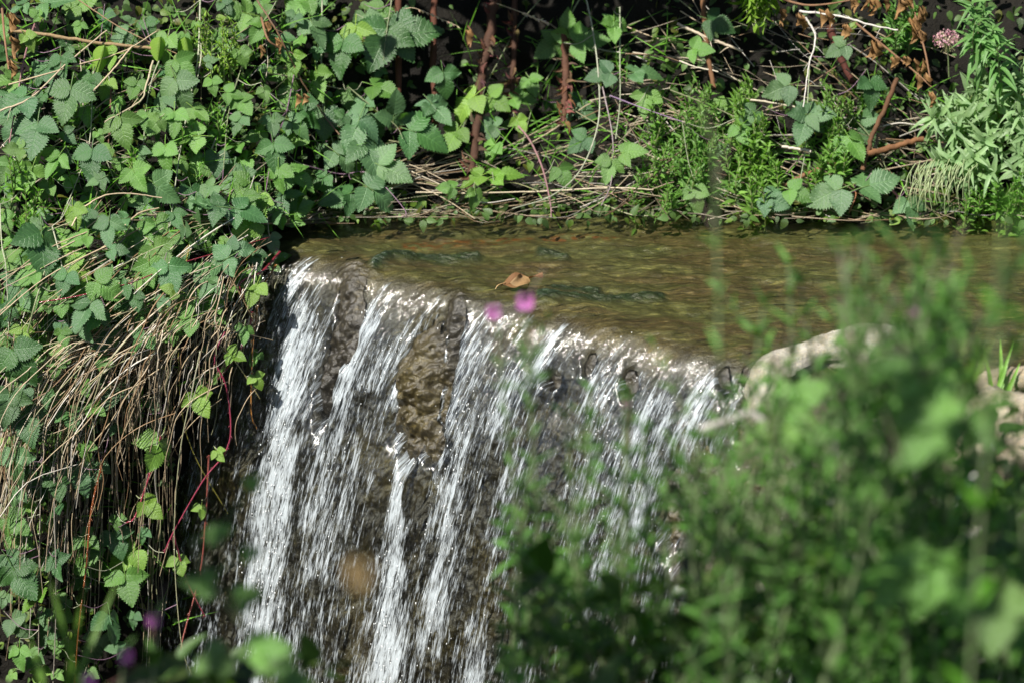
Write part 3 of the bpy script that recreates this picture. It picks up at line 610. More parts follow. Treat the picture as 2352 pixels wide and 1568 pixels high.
# ================================================================== DEAD STALKS, DRY STEMS
def linething(name, pts, r0, r1, col, off, label, cat, mat='straw', part='stem', n=7, wob=.05, extra=None):
    W = [on_bank(x, y, off) for x, y in pts]; P = spline(W, 8); root = thing(name, W[0], label, cat)
    P = [p + Vector((random.gauss(0, 1), 0, random.gauss(0, 1))) * r0 * .18 for p in P]
    mb = MB(); tube(mb, P, r0, r1, n, col, wob); 
    if extra == 'flake':
        for _ in range(46):
            p = random.choice(P); d = Vector((random.uniform(-1, 1), -random.uniform(.1, 1), random.uniform(-1, .6))).normalized()
            addleaf(mb, leafgeo(random.uniform(.012, .03), random.uniform(.006, .014), 5, 3, fold=.8, droop=.8, twist=1), p + d * r0 * .6, frame(d, (0, -1, .3)), 1, tuple(c * random.uniform(1, 2) for c in col))
    if extra == 'twig':
        for k in range(3, len(P) - 2, 4):
            d = Vector((random.uniform(-1, 1), random.uniform(-.6, .2), random.uniform(-.8, .6))).normalized(); q = P[k]
            tube(mb, [q, q + d * .015, q + d * .03 + Vector((0, 0, -.005))], r1 * .6, r1 * .2, 4, col)
    if extra == 'seed':
        for k in range(len(P) // 2, len(P)):
            for _ in range(7):
                d = ((P[-1] - P[-2]).normalized() + Vector((random.gauss(0, .3), random.gauss(0, .3), random.gauss(-.2, .35)))).normalized()
                addleaf(mb, leafgeo(.011, .003, 4, 3), P[k], frame(d, (0, -1, .5)), 1, tuple(c * random.uniform(.8, 1.2) for c in col))
    _put(mb, part, M[mat], root); return root
RB = (.085, .042, .025)
LT = [
 ("dead_stalk", [(1138, -30), (1121, 100), (1104, 200), (1091, 333), (1080, 400)], .014, .010, RB, .13, "thickest red brown dead stalk standing over the dark hollow", 'bark', 'flake'),
 ("dead_stalk", [(1184, -30), (1181, 80), (1178, 190), (1170, 260)], .008, .006, RB, .13, "flaking thinner dead stalk just right of the thickest one", 'bark', 'flake'),
 ("dead_stalk", [(1296, 60), (1299, 140), (1297, 210), (1295, 275)], .011, .008, (.13, .06, .035), .14, "ragged reddish dead stalk under the round dappled leaves", 'bark', 'flake'),
 ("dead_stalk", [(916, -20), (914, 150), (918, 300)], .009, .008, (.12, .045, .025), .07, "dim dead stalk deep behind the two largest leaves", 'bark', None),
 ("dead_stalk", [(998, -20), (996, 150), (1000, 320)], .009, .008, (.12, .045, .025), .07, "dim dead stalk at the centre of the dark hollow", 'bark', None),
 ("dead_stalk", [(1612, -20), (1622, 90), (1630, 150), (1640, 205)], .007, .006, (.20, .10, .045), .14, "slim straight brown stalk above the left willowherb clump", 'bark', None),
 ("dead_stalk", [(2061, 180), (2030, 255), (2001, 317), (1981, 390)], .0065, .006, (.15, .075, .035), .13, "leaning brown stalk forming a tripod with the orange one", 'bark', None),
 ("dead_stalk", [(1985, 356), (2050, 338), (2120, 318)], .0085, .007, (.25, .12, .05), .13, "orange brown stalk lying nearly level above the right water edge", 'bark', None),
 ("dead_stalk", [(1800, 428), (1850, 402), (1905, 378), (1950, 370)], .007, .005, (.24, .12, .06), .09, "brown stalk lying low behind the green cane on the right", 'bark', None),
 ("dead_stalk", [(1905, 60), (1925, 120), (1960, 190)], .010, .009, (.10, .03, .02), .02, "dim reddish stalk behind the withered leaves", 'bark', None),
 ("dry_stem", [(20, 70), (100, 80), (220, 98), (350, 112)], .0045, .0045, (.40, .28, .15), .14, "thick tan stem lying nearly level across the upper left leaves", 'straw', None),
 ("dry_stem", [(0, 255), (70, 225), (150, 150), (245, 70)], .0025, .0018, (.52, .42, .28), .17, "forked tan stem rising from the left edge to the level stem", 'straw', 'twig'),
 ("dry_stem", [(20, 195), (160, 155), (280, 120), (360, 72)], .0022, .0016, (.55, .44, .28), .16, "thin pale stem slanting up towards the folded leaves", 'straw', None),
 ("dry_stem", [(205, 220), (260, 160), (302, 108)], .0022, .0022, (.58, .46, .30), .18, "short broken pale stem end in front of the grey leaves", 'straw', None),
 ("dry_stem", [(180, 0), (270, 60), (340, 95), (420, 130)], .0016, .0012, (.36, .24, .14), .15, "fine brown stem arching across the top left", 'straw', 'twig'),
 ("dry_stem", [(165, 520), (190, 480), (240, 450), (300, 445), (372, 455)], .0022, .0016, (.58, .46, .30), .16, "arched pale stem over the lower leaves of the left bank", 'straw', None),
 ("dry_stem", [(280, 525), (320, 490), (365, 478)], .0022, .0016, (.5, .38, .24), .16, "short curved tan stem under the arched pale stem", 'straw', None),
 ("dry_stem", [(352, 140), (335, 200), (320, 235), (240, 280)], .0028, .0018, (.46, .40, .26), .17, "tan stem hooking left below the notched leaf pair", 'straw', None),
 ("dry_stem", [(590, 0), (640, 80), (690, 180), (740, 260), (780, 310)], .0024, .0018, (.20, .12, .07), .16, "dark brown stem crossing the upright pale cane", 'straw', 'twig'),
 ("dry_stem", [(1835, 26), (1930, 38), (2000, 58), (2062, 70)], .0035, .0018, (.72, .68, .60), .17, "bright bleached twig lying level at the top right", 'straw', 'twig'),
 ("dry_stem", [(1851, 40), (1871, 77), (1870, 110), (1858, 150), (1845, 247)], .0030, .0015, (.55, .52, .46), .18, "bleached curved twig hanging down to the flat blue green leaves", 'straw', 'twig'),
 ("dry_stem", [(1555, 55), (1610, 80), (1660, 100), (1705, 118)], .0042, .0035, (.50, .42, .30), .14, "broken pale stem slanting right in the upper centre right", 'straw', 'twig'),
 ("dry_stem", [(1560, 140), (1600, 155), (1650, 165)], .0024, .0018, (.60, .54, .42), .14, "glinting thin stem above the left willowherb clump", 'straw', None),
 ("dry_stem", [(1715, 228), (1770, 236), (1828, 246)], .0030, .0026, (.48, .42, .30), .13, "short broken stem between the two willowherb clumps", 'straw', None),
 ("dry_stem", [(1796, 337), (1830, 342), (1864, 348)], .0040, .0035, (.60, .54, .44), .12, "stubby bright straw piece beside the green cane", 'straw', None),
 ("dry_stem", [(955, 442), (1080, 444), (1240, 440), (1400, 432), (1500, 436)], .0022, .0018, (.52, .44, .30), .10, "long level pale stem just above the water in the middle", 'straw', None),
 ("dry_stem", [(930, 20), (960, 22), (1050, 60)], .0010, .0010, (.62, .50, .32), .25, "drooping seed head of dry grass over the dark hollow", 'straw', 'seed'),
 ("dry_stem", [(1140, 8), (1200, 30), (1254, 52)], .0010, .0009, (.62, .50, .32), .22, "smaller dry grass seed head beside the round dappled leaves", 'straw', 'seed'),
]
for (nm, pts, r0, r1, col, off, lab, mat, ex) in LT:
    linething(nm, pts, r0, r1, col, off, lab, "dead stalk" if nm == "dead_stalk" else "dry stem", mat, extra=ex)

# withered leaves hanging on a dead stem
def withered(pts, spots, label):
    W = [on_bank(x, y, .17) for x, y in pts]; P = spline(W, 8); root = thing("withered_plant", W[0], label, "withered plant")
    mb = MB(); tube(mb, P, .0034, .0022, 6, (.30, .17, .09)); _put(mb, "stem", M['bark'], root)
    for (x, y, l) in spots:
        for q_ in range(2):
            mb = MB(); p = on_bank(x + random.uniform(-12, 12), y - l * .45, .17 + random.uniform(0, .02)); c = random.uniform(.8, 1.2)
            addleaf(mb, leafgeo(l / 980 * random.uniform(.6, 1.0), l / 980 * .30, 14, 5, fold=1.6, droop=random.uniform(-.3, .3), twist=random.uniform(1.5, 3.5), wave=.35, seed=random.random() * 9, shape=(.8, .7)),
                    p, frame((random.uniform(-.2, .2), -.1, -1), (random.uniform(-.7, .7), -1, .2)), 1, (.26 * c, .155 * c, .075 * c))
            _put(mb, "withered_leaf", M['dry'], root)
withered([(1965, 53), (2010, 90), (2051, 123), (2095, 160), (2140, 200)], [(1948, 80, 54), (2008, 125, 74), (2060, 150, 44), (2118, 190, 50), (2108, 160, 56), (2075, 145, 36), (2140, 230, 44)], "withered stem with curled brown leaves sagging right across the top right")
withered([(2095, 0), (2108, 60), (2125, 120), (2138, 190)], [(2095, 70, 70), (2068, 25, 64), (2085, 10, 50), (2118, 90, 50), (2120, 40, 60)], "withered stem with hanging brown leaves left of the pink flower head")
withered([(1800, 0), (1850, 12), (1900, 10), (1960, 0)], [(1830, 55, 56), (1888, 45, 54), (1802, 40, 46), (1955, 15, 40), (1990, 10, 44), (2020, 20, 60)], "crumpled tan withered leaves at the top edge by the bleached twig")
withered([(5, 20), (10, 80), (20, 160)], [(14, 60, 70), (20, 110, 60), (22, 160, 50)], "withered brown leaf spray hanging at the top left corner")
withered([(600, 40), (615, 90), (640, 110)], [(612, 70, 44), (635, 105, 40), (690, 235, 44), (600, 120, 36)], "withered leaf scraps caught among the upper bank leaves")
withered([(1075, 60), (1085, 80), (1080, 110)], [(1078, 90, 50)], "single grey brown curled leaf beside the thickest dead stalk")

# ================================================================== WILLOWHERB (far bank) AND OTHER PLANTS
def shoot(mbS, mbL, base, tip, L0, W0, pairs, col, bend=None, spread=.9, droop=.3, taper=.5, stemr=.0022, start=.15, stemcol=(.25, .30, .12)):
    base = Vector(base); tip = Vector(tip); bend = bend or Vector((random.uniform(-.1, .1), random.uniform(-.1, .1), 0)) * (tip - base).length
    P = spline([base, base.lerp(tip, .5) + bend, tip], 10); tube(mbS, P, stemr, stemr * .5, 5, stemcol)
    n = len(P)
    for k in range(pairs):
        u = start + (1 - start) * k / max(1, pairs - 1); q = u * (n - 1); i = min(int(q), n - 2); p = P[i].lerp(P[i + 1], q - i)
        ax = (P[i + 1] - P[i]).normalized(); a0 = k * 1.571 + random.uniform(-.4, .4); s = 1 - taper * u
        side = ax.orthogonal().normalized(); s2_ = ax.cross(side)
        for h in (0, math.pi):
            d = side * math.cos(a0 + h) + s2_ * math.sin(a0 + h); e = spread * (1.1 - .75 * u) + random.uniform(-.2, .2)
            dr = (d * math.sin(e) + ax * math.cos(e)).normalized(); L_ = L0 * s * random.uniform(.8, 1.15)
            c = random.uniform(.75, 1.25)
            addleaf(mbL, leafgeo(L_, W0 * s * random.uniform(.8, 1.15), 7, 3, fold=.5, droop=droop * random.uniform(.4, 1.6), shape=(.8, .75), twist=random.uniform(-.4, .4)), p, frame(dr, ax + d * -.2), 1, (col[0] * c, col[1] * c, col[2] * c))
    return P
def clump(name, spots, label, cat, L0, W0, col, h=(.08, .16), off=.05, pairs=8, group=None, **kw):
    p0 = on_bank(spots[0][0], spots[0][1] + 40, off); root = thing(name, p0, label, cat, group); mbS, mbL = MB(), MB()
    spots = [(x + random.gauss(0, 9) * k, y + random.gauss(0, 9) * k) for (x, y) in spots for k in range(3 if name == 'willowherb' else 1)]
    for (x, y) in spots:
        tip = on_bank(x, y, off + random.uniform(.05, .13)); hh = random.uniform(*h); base_ = tip + Vector((random.uniform(-.03, .03), .05, -hh))
        shoot(mbS, mbL, base_, tip, L0, W0, pairs, col, **kw)
    _put(mbS, "stems", M['stem'], root); _put(mbL, "foliage", M['lance'], root); return root
G1 = (1.0, 1.0, .9)
clump("willowherb", [(1600, 190), (1625, 215), (1585, 240), (1610, 260), (1640, 250), (1575, 285)], "bright leafy willowherb clump at the left of the right bank, below the slim brown stalk", "willowherb", .042, .013, G1)
clump("willowherb", [(1700, 200), (1715, 185), (1690, 240), (1725, 230), (1735, 270), (1760, 285), (1700, 290)], "tall leafy willowherb clump under the glinting thin stem", "willowherb", .042, .012, (1.1, 1.05, .8))
clump("willowherb", [(1570, 320), (1600, 340), (1640, 320), (1665, 345), (1620, 380), (1590, 390), (1560, 370)], "dense low willowherb patch beside the straw litter near the water", "willowherb", .040, .012, (.95, 1.0, .9))
clump("willowherb", [(1700, 340), (1730, 330), (1760, 350), (1740, 390), (1780, 380), (1790, 420), (1750, 430)], "pale young willowherb clump reaching down to the water edge", "willowherb", .046, .014, (1.25, 1.2, .95))
clump("willowherb", [(1905, 205), (1925, 230), (1890, 250), (1950, 240), (1915, 290), (1935, 310)], "willowherb clump right of the bleached hanging twig", "willowherb", .042, .012, (1.0, 1.0, .8))
clump("willowherb", [(1900, 340), (1925, 330), (1890, 370), (1940, 350), (1870, 400)], "few upright willowherb shoots left of the leaning brown stalk", "willowherb", .046, .014, (1.1, 1.1, .9))
clump("willowherb", [(1770, 10), (1740, 20), (1720, 0), (1755, 50), (1730, 60)], "drooping oval leaved shoots at the top edge, right of centre", "willowherb", .060, .018, (1.3, 1.1, .6), off=.12, h=(-.12, -.05), pairs=5)
clump("willowherb", [(480, 40), (510, 60), (460, 55), (530, 50), (500, 100)], "small toothed yellow green weed shoots among the top left brambles", "weed", .030, .008, (1.5, 1.3, .6), off=.12)
clump("willowherb", [(500, 245), (420, 300), (300, 360), (60, 400), (90, 440), (30, 370)], "thin weed shoots scattered through the left bank brambles", "weed", .034, .010, (1.1, 1.2, .7), off=.08)
clump("willowherb", [(2050, 20), (2075, 60), (2100, 20)], "shaded small leaved shoots behind the hanging withered leaves", "willowherb", .05, .014, (.8, .9, .8), off=.06)
clump("willowherb", [(1500, 240), (1520, 280), (1540, 330), (1505, 350), (1470, 400), (1540, 430)], "sparse willowherb shoots over the straw litter, left of the dense patches", "willowherb", .034, .010, (1.0, 1.05, .8))
clump("willowherb", [(2290, 430), (2250, 445), (2330, 420), (2350, 455), (2220, 460)], "low willowherb by the water under the pale drooping shrub", "willowherb", .044, .014, (1.1, 1.15, .9))
# the two leaves folded over, and the pale drooping shrub with its seed tassels
root = thing("pale_shrub", on_bank(2280, 420, .05), "pale grey green shrub with long drooping leaves at the right edge of the bank", "shrub"); mbS, mbL = MB(), MB()
for _ in range(46):
    x, y = random.uniform(2130, 2420), random.uniform(170, 400)
    if x < 2200 and y < 230 and random.random() < .6: continue
    tip = on_bank(x, y, random.uniform(.10, .20)); b = tip + Vector((random.uniform(.0, .10), .07, random.uniform(-.10, .03)))
    shoot(mbS, mbL, b, tip, .072, .018, 6, (1.6, 1.25, 2.6), spread=1.3, droop=.7, taper=.35)
_put(mbS, "stem", M['stem'], root); _put(mbL, "foliage", M['lance'], root)
mb = MB()
for _ in range(75):
    x = random.gauss(2160, 34); y = random.uniform(365, 420); p = on_bank(x, y, .18); q = on_bank(x + random.uniform(-26, 10), y + random.uniform(35, 75), .17)
    tube(mb, spline([p, p.lerp(q, .5) + Vector((-.008, -.01, .006)), q], 4), .0012, .0007, 4, (.34, .42, .20))
_put(mb, "seed_tassel", M['straw'], root)
clump("drooping_weed", [(2230, 10), (2260, 30), (2250, 90), (2280, 70), (2240, 50), (2290, 110)], "shaded grey green weed hanging above the pink flower head at the top right", "weed", .075, .016, (.9, .95, 1.2), off=.16, h=(.05, .14), spread=1.3, droop=.9)
# pink flower head
c = on_bank(2176, 97, .20); root = thing("pink_flower", c + Vector((.01, .02, -.10)), "mauve pink cluster flower at the top right of the bank", "flower")
mb = MB(); tube(mb, spline([c + Vector((.012, .03, -.10)), c + Vector((.006, .012, -.05)), c], 6), .002, .0016, 6, (.25, .32, .14)); _put(mb, "stem", M['stem'], root)
mb = MB()
for _ in range(260):
    d = Vector((random.gauss(0, 1), random.gauss(0, 1), random.gauss(0, 1))).normalized()
    if d.z < -.5: continue
    rr_ = random.uniform(.020, .034); p = c + Vector((d.x * rr_ * 1.05, d.y * rr_ * .8, d.z * rr_ * .8 + .004)); cc = random.choice([(.62, .36, .50), (.70, .46, .58), (.50, .22, .34), (.75, .62, .60)])
    for a_ in range(3):
        t_ = (d + Vector((random.gauss(0, .7), random.gauss(0, .7), random.gauss(0, .7)))).normalized(); addleaf(mb, leafgeo(.0055, .003, 4, 3, fold=.3), p, frame(t_, d + Vector((.01, .02, .03))), 1, cc)
for _ in range(40):
    d = Vector((random.gauss(0, 1), random.gauss(0, 1), random.gauss(0, 1))).normalized(); tube(mb, [c, c + d * .015, c + d * .030], .0006, .0005, 4, (.35, .36, .2))
_put(mb, "flower_head", M['petal'], root)
# two folded pale leaves top left
root = thing("broad_leaved_weed", on_bank(400, 160, .1), "weed with two big folded pale leaves at the top left, above the notched leaf pair", "weed")
mb = MB(); tube(mb, spline([on_bank(460, 90, .1), on_bank(462, 130, .12), on_bank(450, 200, .1)], 5), .002, .002, 5, PALE); _put(mb, "stem", M['stem'], root)
for (x, y, l, tx) in [(368, 85, .062, -.1), (425, 85, .082, .15), (240, 105, .08, -.25)]:
    mb = MB(); addleaf(mb, leafgeo(l, .040, 14, 7, fold=-1.2, droop=.10, shape=(.8, .6)), on_bank(x, y, .20), frame((tx, -.2, -1), (.3, -1, .2)), 1, (1.5, 1.25, .9)); _put(mb, "leaf", M['lance'], root)

# ================================================================== STUFF: undergrowth, grass, straw
ULEAF = [leafgeo(1, .62, 7, 3, fold=.3, droop=.2, shape=(.65, .8), twist=random.uniform(-.4, .4)) for _ in range(4)]
mb = MB()
def scatter_leaf(x, y, off, sz, col):
    p = on_bank(x, y, off); nr = -CD * random.uniform(.3, 1) + Vector((random.gauss(0, .5), random.gauss(0, .4), random.uniform(.1, 1)))
    a = R(random.gauss(-90, 70)); tip = CR * math.cos(a) + CU * math.sin(a) - CD * random.uniform(-.3, .3)
    addleaf(mb, random.choice(ULEAF), p, frame(tip, nr), sz, col)
for (x0, y0, x1, y1, n) in [(-150, -150, 900, 500, 2100), (-150, 480, 500, 760, 500), (-150, 700, 400, 1568, 650), (880, -150, 1520, 480, 260), (1480, -150, 2500, 490, 1300), (700, 440, 2500, 508, 700)]:
    for _ in range(n):
        c = random.uniform(.4, 1.1); k_ = random.random(); cc = (1.1 * c, 1.15 * c, .9 * c) if k_ < .7 else ((1.8 * c, 1.6 * c, .7 * c) if k_ < .86 else (1.5 * c, .85 * c, .5 * c))
        scatter_leaf(random.uniform(x0, x1), random.uniform(y0, y1), random.uniform(-.05, .05), random.uniform(.012, .034), cc)
tag(mb.build("undergrowth", M['under']), "mixed small leaves filling the bank beneath the brambles", kind="stuff")
mb = MB()
for (x0, y0, x1, y1, n) in [(0, 60, 760, 560, 420), (1050, 60, 1560, 470, 240), (0, 560, 400, 900, 160), (1500, 200, 2352, 480, 160), (150, 1100, 420, 1568, 50)]:
    for _ in range(n):
        x, y = random.uniform(x0, x1), random.uniform(y0, y1); p = on_bank(x, y, .02); l = random.uniform(.04, .13); d = Vector((random.gauss(0, .5), -random.uniform(.1, .8), random.uniform(-.2, 1))).normalized()
        c = random.uniform(.7, 1.4); addleaf(mb, leafgeo(l, random.uniform(.0022, .005), 7, 3, fold=.4, droop=random.uniform(.1, 1.0), shape=(.3, .5)), p, frame(d, (random.gauss(0, .4), -1, .6)), 1, (.9 * c, 1.15 * c, .45 * c))
tag(mb.build("grass", M['lance']), "fine green grass blades between the bramble leaves", kind="stuff")
STRAW = [(.66, .57, .42), (.56, .45, .30), (.72, .67, .57), (.48, .37, .24), (.30, .19, .10), (.54, .42, .26), (.36, .36, .20)]
mb = MB()
for _ in range(330):                                        # the curtain hanging past the water's left edge
    u = random.random(); x = 170 + 440 * u + random.gauss(0, 22); y = 760 - 200 * u + abs(random.gauss(0, 110))
    L_ = random.uniform(120, 760) * (1 - .72 * u); lean = random.uniform(.1, 1.0) * (1.15 - .6 * u); pts = [];X0, Y0 = x, y; ang = math.atan2(-1, -lean * 3.2); off0 = random.uniform(.06, .21)
    n = 6; step = L_ / n
    for k in range(n + 1):
        pts.append(on_bank(X0, Y0, off0 - .02 * (k == 0)))
        a = ang + (-math.pi / 2 - ang) * min(1, k / n * random.uniform(1.0, 1.5)) + random.gauss(0, .16); X0 += math.cos(a) * step; Y0 -= math.sin(a) * step
    r_ = random.uniform(.0007, .0020); tube(mb, spline(pts, 3), r_, r_ * .5, 4, tuple(np.array(random.choice(STRAW)) * random.uniform(.7, 1.1)))
for _ in range(60):                                        # straws lying down-left over the top of the curtain
    x, y = random.uniform(150, 660), random.uniform(500, 640); L_ = random.uniform(120, 460); a = R(random.gauss(211, 8)); pts = []; off0 = random.uniform(.08, .17)
    for k in range(6):
        pts.append(on_bank(x, y, off0)); x += math.cos(a) * L_ / 5; y -= math.sin(a) * L_ / 5; a += random.gauss(.07, .06)
    r_ = random.uniform(.0008, .0019); tube(mb, spline(pts, 3), r_, r_ * .5, 4, tuple(np.array(random.choice(STRAW)) * random.uniform(.8, 1.15)))
for _ in range(210):                                        # thin verticals and roots down the left face
    x, y = random.uniform(0, 400), random.uniform(620, 1250); L_ = random.uniform(80, 420); off0 = random.uniform(.0, .13); pts = []
    for k in range(5):
        pts.append(on_bank(x, y, off0)); x += random.gauss(-2, 6); y += L_ / 4
    r_ = random.uniform(.0007, .0021); tube(mb, spline(pts, 3), r_, r_ * .5, 4, tuple(np.array(random.choice(STRAW)) * random.uniform(.5, 1.15)))
tag(mb.build("dead_grass", M['straw']), "curtain of bleached dead grass hanging down the left side of the fall", kind="stuff")
mb = MB()
for (x0, y0, x1, y1, n, am, asd) in [(880, 330, 1560, 470, 120, 11, 18), (1400, 250, 2200, 480, 120, -8, 24), (760, 470, 2352, 500, 30, 0, 20), (1300, 60, 2150, 300, 70, -20, 25), (0, 100, 700, 500, 70, 30, 30), (400, 500, 720, 560, 90, 25, 14), (760, 482, 2400, 510, 25, 0, 18)]:
    for _ in range(n):
        x, y = random.uniform(x0, x1), random.uniform(y0, y1); L_ = random.uniform(50, 300); a = R(random.gauss(am, asd)); off0 = random.uniform(.01, .10); ycap = 502 + 9 * math.sin(x * .013) + random.gauss(0, 6); pts = []; x -= math.cos(a) * L_ / 2; y += math.sin(a) * L_ / 2
        for k in range(4):
            pts.append(on_bank(x, min(y, ycap), off0)); x += math.cos(a) * L_ / 3; y -= math.sin(a) * L_ / 3; a += random.gauss(0, .12)
        r_ = random.uniform(.0008, .0024); tube(mb, spline(pts, 3), r_, r_ * .6, 4, tuple(np.array(random.choice(STRAW)) * random.uniform(.2, .8)))
tag(mb.build("straw_litter", M['straw']), "matted dead straw lying along the back of the stream", kind="stuff")

# shade: unseen boughs added to darken the hollow and the near plants
def bough(name, spots, label, nleaf, seed):
    r = random.Random(seed); root = thing(name, spots[0], label, "bough"); mb = MB(); P = spline(spots, 8); tube(mb, P, .02, .006, 6, (.10, .07, .045)); _put(mb, "branch", M['bark'], root)
    mb = MB()
    for _ in range(nleaf):
        q = r.choice(P[len(P) // 4:]); p = q + Vector((r.gauss(0, .16), r.gauss(0, .12), r.gauss(0, .07)))
        addleaf(mb, ULEAF[0], p, frame((r.gauss(0, 1), r.gauss(0, 1), r.gauss(-.4, .4)), (r.gauss(0, .4), r.gauss(0, .4), 1)), r.uniform(.06, .10), (1, 1, 1))
    _put(mb, "foliage", M['under'], root)
bough("shade_bough", [(-.75, 1.5, .3), (-.55, 1.15, .95), (-.45, .75, 1.15), (-.20, .62, 1.18), (.12, .58, 1.16)], "leafy bough overhanging the dark hollow above the picture", 520, 5)
bough("shade_bough", [(-2.6, -4.2, .9), (-2.2, -4.1, 1.9), (-1.75, -4.0, 2.15), (-1.2, -4.0, 2.2), (-.85, -3.95, 2.15)], "leafy bough of the near bank, out of the picture at the left", 620, 9)
bough("shade_bough", [(2.0, -4.2, .9), (1.3, -4.2, 2.0), (.6, -4.25, 2.4), (.0, -4.25, 2.45), (-.6, -4.2, 2.4)], "leafy bough of the near bank, out of the picture at the right", 380, 10)
bough("shade_bough", [(.6, 1.5, .5), (.55, 1.1, .9), (.30, .80, 1.05), (.05, .75, 1.02)], "second leafy bough above the brown stalks, out of the picture", 240, 6)

# ================================================================== FOREGROUND PLANTS (out of focus)
def fg_plant(px, py, d, label, group, col=(.8, .9, .7), lean=0.0, L0=.085, W0=.020, flowers=0, pods=0, dens=.045, branch=0, reach=1.1, name="willowherb", fsz=.015):
    tip = at_depth(px, py, d); h = near_h(tip.x, tip.y); hh = min(tip.z - h, reach); base_ = Vector((tip.x + lean, tip.y + random.uniform(-.05, .05), tip.z - hh))
    if hh < tip.z - h: base_.z = h
    root = thing(name, base_, label, "willowherb", group); mbS, mbL = MB(), MB(); lenr = (tip - base_).length
    stt = max(0.0, 1 - 1.0 / lenr)
    P = shoot(mbS, mbL, base_, tip, L0, W0, max(5, int((1 - stt) * lenr / dens)), col, spread=1.05, droop=.45, taper=.55, stemr=.004, start=stt, bend=Vector((random.gauss(0, .02), random.gauss(0, .03), 0)), stemcol=(.20, .27, .12))
    for b in range(branch):
        q = P[int(len(P) * random.uniform(.55, .9))]; t_ = q + Vector((random.uniform(-.14, .14), random.uniform(-.1, .1), random.uniform(.10, .24)))
        shoot(mbS, mbL, q, t_, L0 * .65, W0 * .7, 6, col, spread=1.0, droop=.4, stemr=.002, stemcol=(.20, .27, .12))
    for b in range(pods):
        q = P[-1 - random.randrange(5)]; dr = Vector((random.gauss(0, .5), random.gauss(0, .5), 1.2)).normalized(); tube(mbS, [q, q + dr * .03, q + dr * .065], .0013, .001, 4, (.26, .20, .16))
    _put(mbS, "stem", M['stem'], root); _put(mbL, "foliage", M['lance'], root)
    for f in range(flowers):
        mb = MB(); c0 = tip + Vector((random.gauss(0, .004), random.gauss(0, .004), .004)) if f == 0 else tip + Vector((random.uniform(-.07, .0), random.uniform(-.03, .03), -random.uniform(.02, .05)))
        nf = (Vector((random.gauss(0, .3), -1, .5))).normalized()
        sd = nf.orthogonal().normalized(); s3 = nf.cross(sd)
        for k in range(4):
            a = k * math.pi / 2; dr = sd * math.cos(a) + s3 * math.sin(a) + nf * .35; addleaf(mb, leafgeo(fsz, fsz, 6, 5, fold=.1, droop=-.1, shape=(1.4, .5)), c0, frame(dr, nf), 1, (.46, .14, .46))
        tube(mb, [c0 - nf * .012, c0, c0 + nf * .012], .0016, .0008, 5, (.7, .7, .5)); tube(mb, [c0 - nf * .01, c0 - nf * .02 - Vector((0, 0, .02)), P[-3]], .0016, .0012, 4, (.3, .15, .15))
        _put(mb, "flower", M['petal'], root)
    return root
DK = (.55, .70, .55); MD = (.85, 1.0, .8); BR = (1.25, 1.35, .8)
fg_plant(1204, 700, 5.4, "blurred willowherb topped by the larger purple flower in front of the fall", None, DK, lean=.10, flowers=1, branch=1, pods=2, fsz=.018)
fg_plant(1136, 722, 5.5, "blurred willowherb with the smaller purple flower beside the larger one", None, DK, lean=.12, flowers=1, L0=.05)
fg_plant(1438, 932, 5.6, "blurred willowherb with a dim purple bud in front of the middle streams", None, DK, lean=.05, flowers=1, branch=1, fsz=.008)
fg_plant(358, 1430, 5.4, "blurred willowherb at the bottom left with one pink flower", None, MD, lean=-.02, flowers=1, dens=.05, pods=2)
fg_plant(283, 1512, 5.2, "blurred willowherb at the bottom left with the lower pink flowers", None, MD, lean=.0, flowers=2, dens=.05)
fg_plant(1640, 330, 4.7, "tallest thin blurred stem rising against the far right bank", None, (.9, 1.1, .8), lean=.05, L0=.07, W0=.012, dens=.07, pods=3)
fg_plant(2105, 722, 4.9, "blurred willowherb with a pink bud over the stream on the right", None, MD, lean=.0, flowers=1, branch=2, pods=4, fsz=.007)
fg_plant(1945, 570, 4.9, "thin blurred stem over the stream between the tallest stem and the right group", None, (.9, 1.1, .8), lean=.03, L0=.06, W0=.012, dens=.07, pods=3)
r_ = fg_plant(2305, 500, 4.0, "close blurred stem with broad bright leaves at the right edge", None, (.75, 1.05, .35), lean=-.0, L0=.085, W0=.034, dens=.11)
GL = [((random.gauss(1370 + (y - 900) * .02, 110 + (y - 850) * .10), y), random.uniform(5.2, 5.9)) for y in [random.uniform(900, 1460) ** 1.0 if k > 7 else random.uniform(1050, 1460) for k in range(24)]]
for (q, d) in GL: fg_plant(q[0], q[1], d, "dark blurred willowherb stem in front of the middle of the fall", "dark blurred willowherb in front of the fall", random.choice([DK, DK, MD]), lean=random.uniform(-.08, .1), branch=1, dens=.05, L0=.075, W0=random.uniform(.014, .024))
GR = [((1640, 1010), 6.2), ((1700, 1060), 6.4), ((1760, 960), 6.0), ((1840, 900), 5.4), ((1900, 960), 6.2), ((1960, 860), 5.6), ((2020, 820), 5.8), ((2090, 770), 5.2), ((2150, 800), 5.6), ((2200, 850), 5.0), ((2000, 980), 6.3), ((2110, 960), 5.9), ((2240, 960), 5.5),
      ((1600, 1150), 6.3), ((1680, 1200), 6.0), ((1760, 1130), 6.5), ((1850, 1060), 6.5), ((1930, 1100), 6.0), ((2040, 1100), 6.4), ((2150, 1120), 6.0), ((2260, 1180), 5.4), ((2340, 1100), 5.0), ((1620, 1330), 5.8), ((1720, 1330), 6.2), ((1820, 1250), 5.8), ((1920, 1240), 6.3),
      ((2020, 1230), 5.8), ((2120, 1260), 6.2), ((2220, 1330), 5.8), ((2330, 1330), 5.2), ((1680, 1440), 5.6), ((1780, 1420), 6.0), ((1890, 1400), 5.6), ((2000, 1400), 6.0), ((2100, 1420), 5.5), ((2200, 1460), 5.8), ((2320, 1480), 5.3), ((1600, 1480), 5.9)]
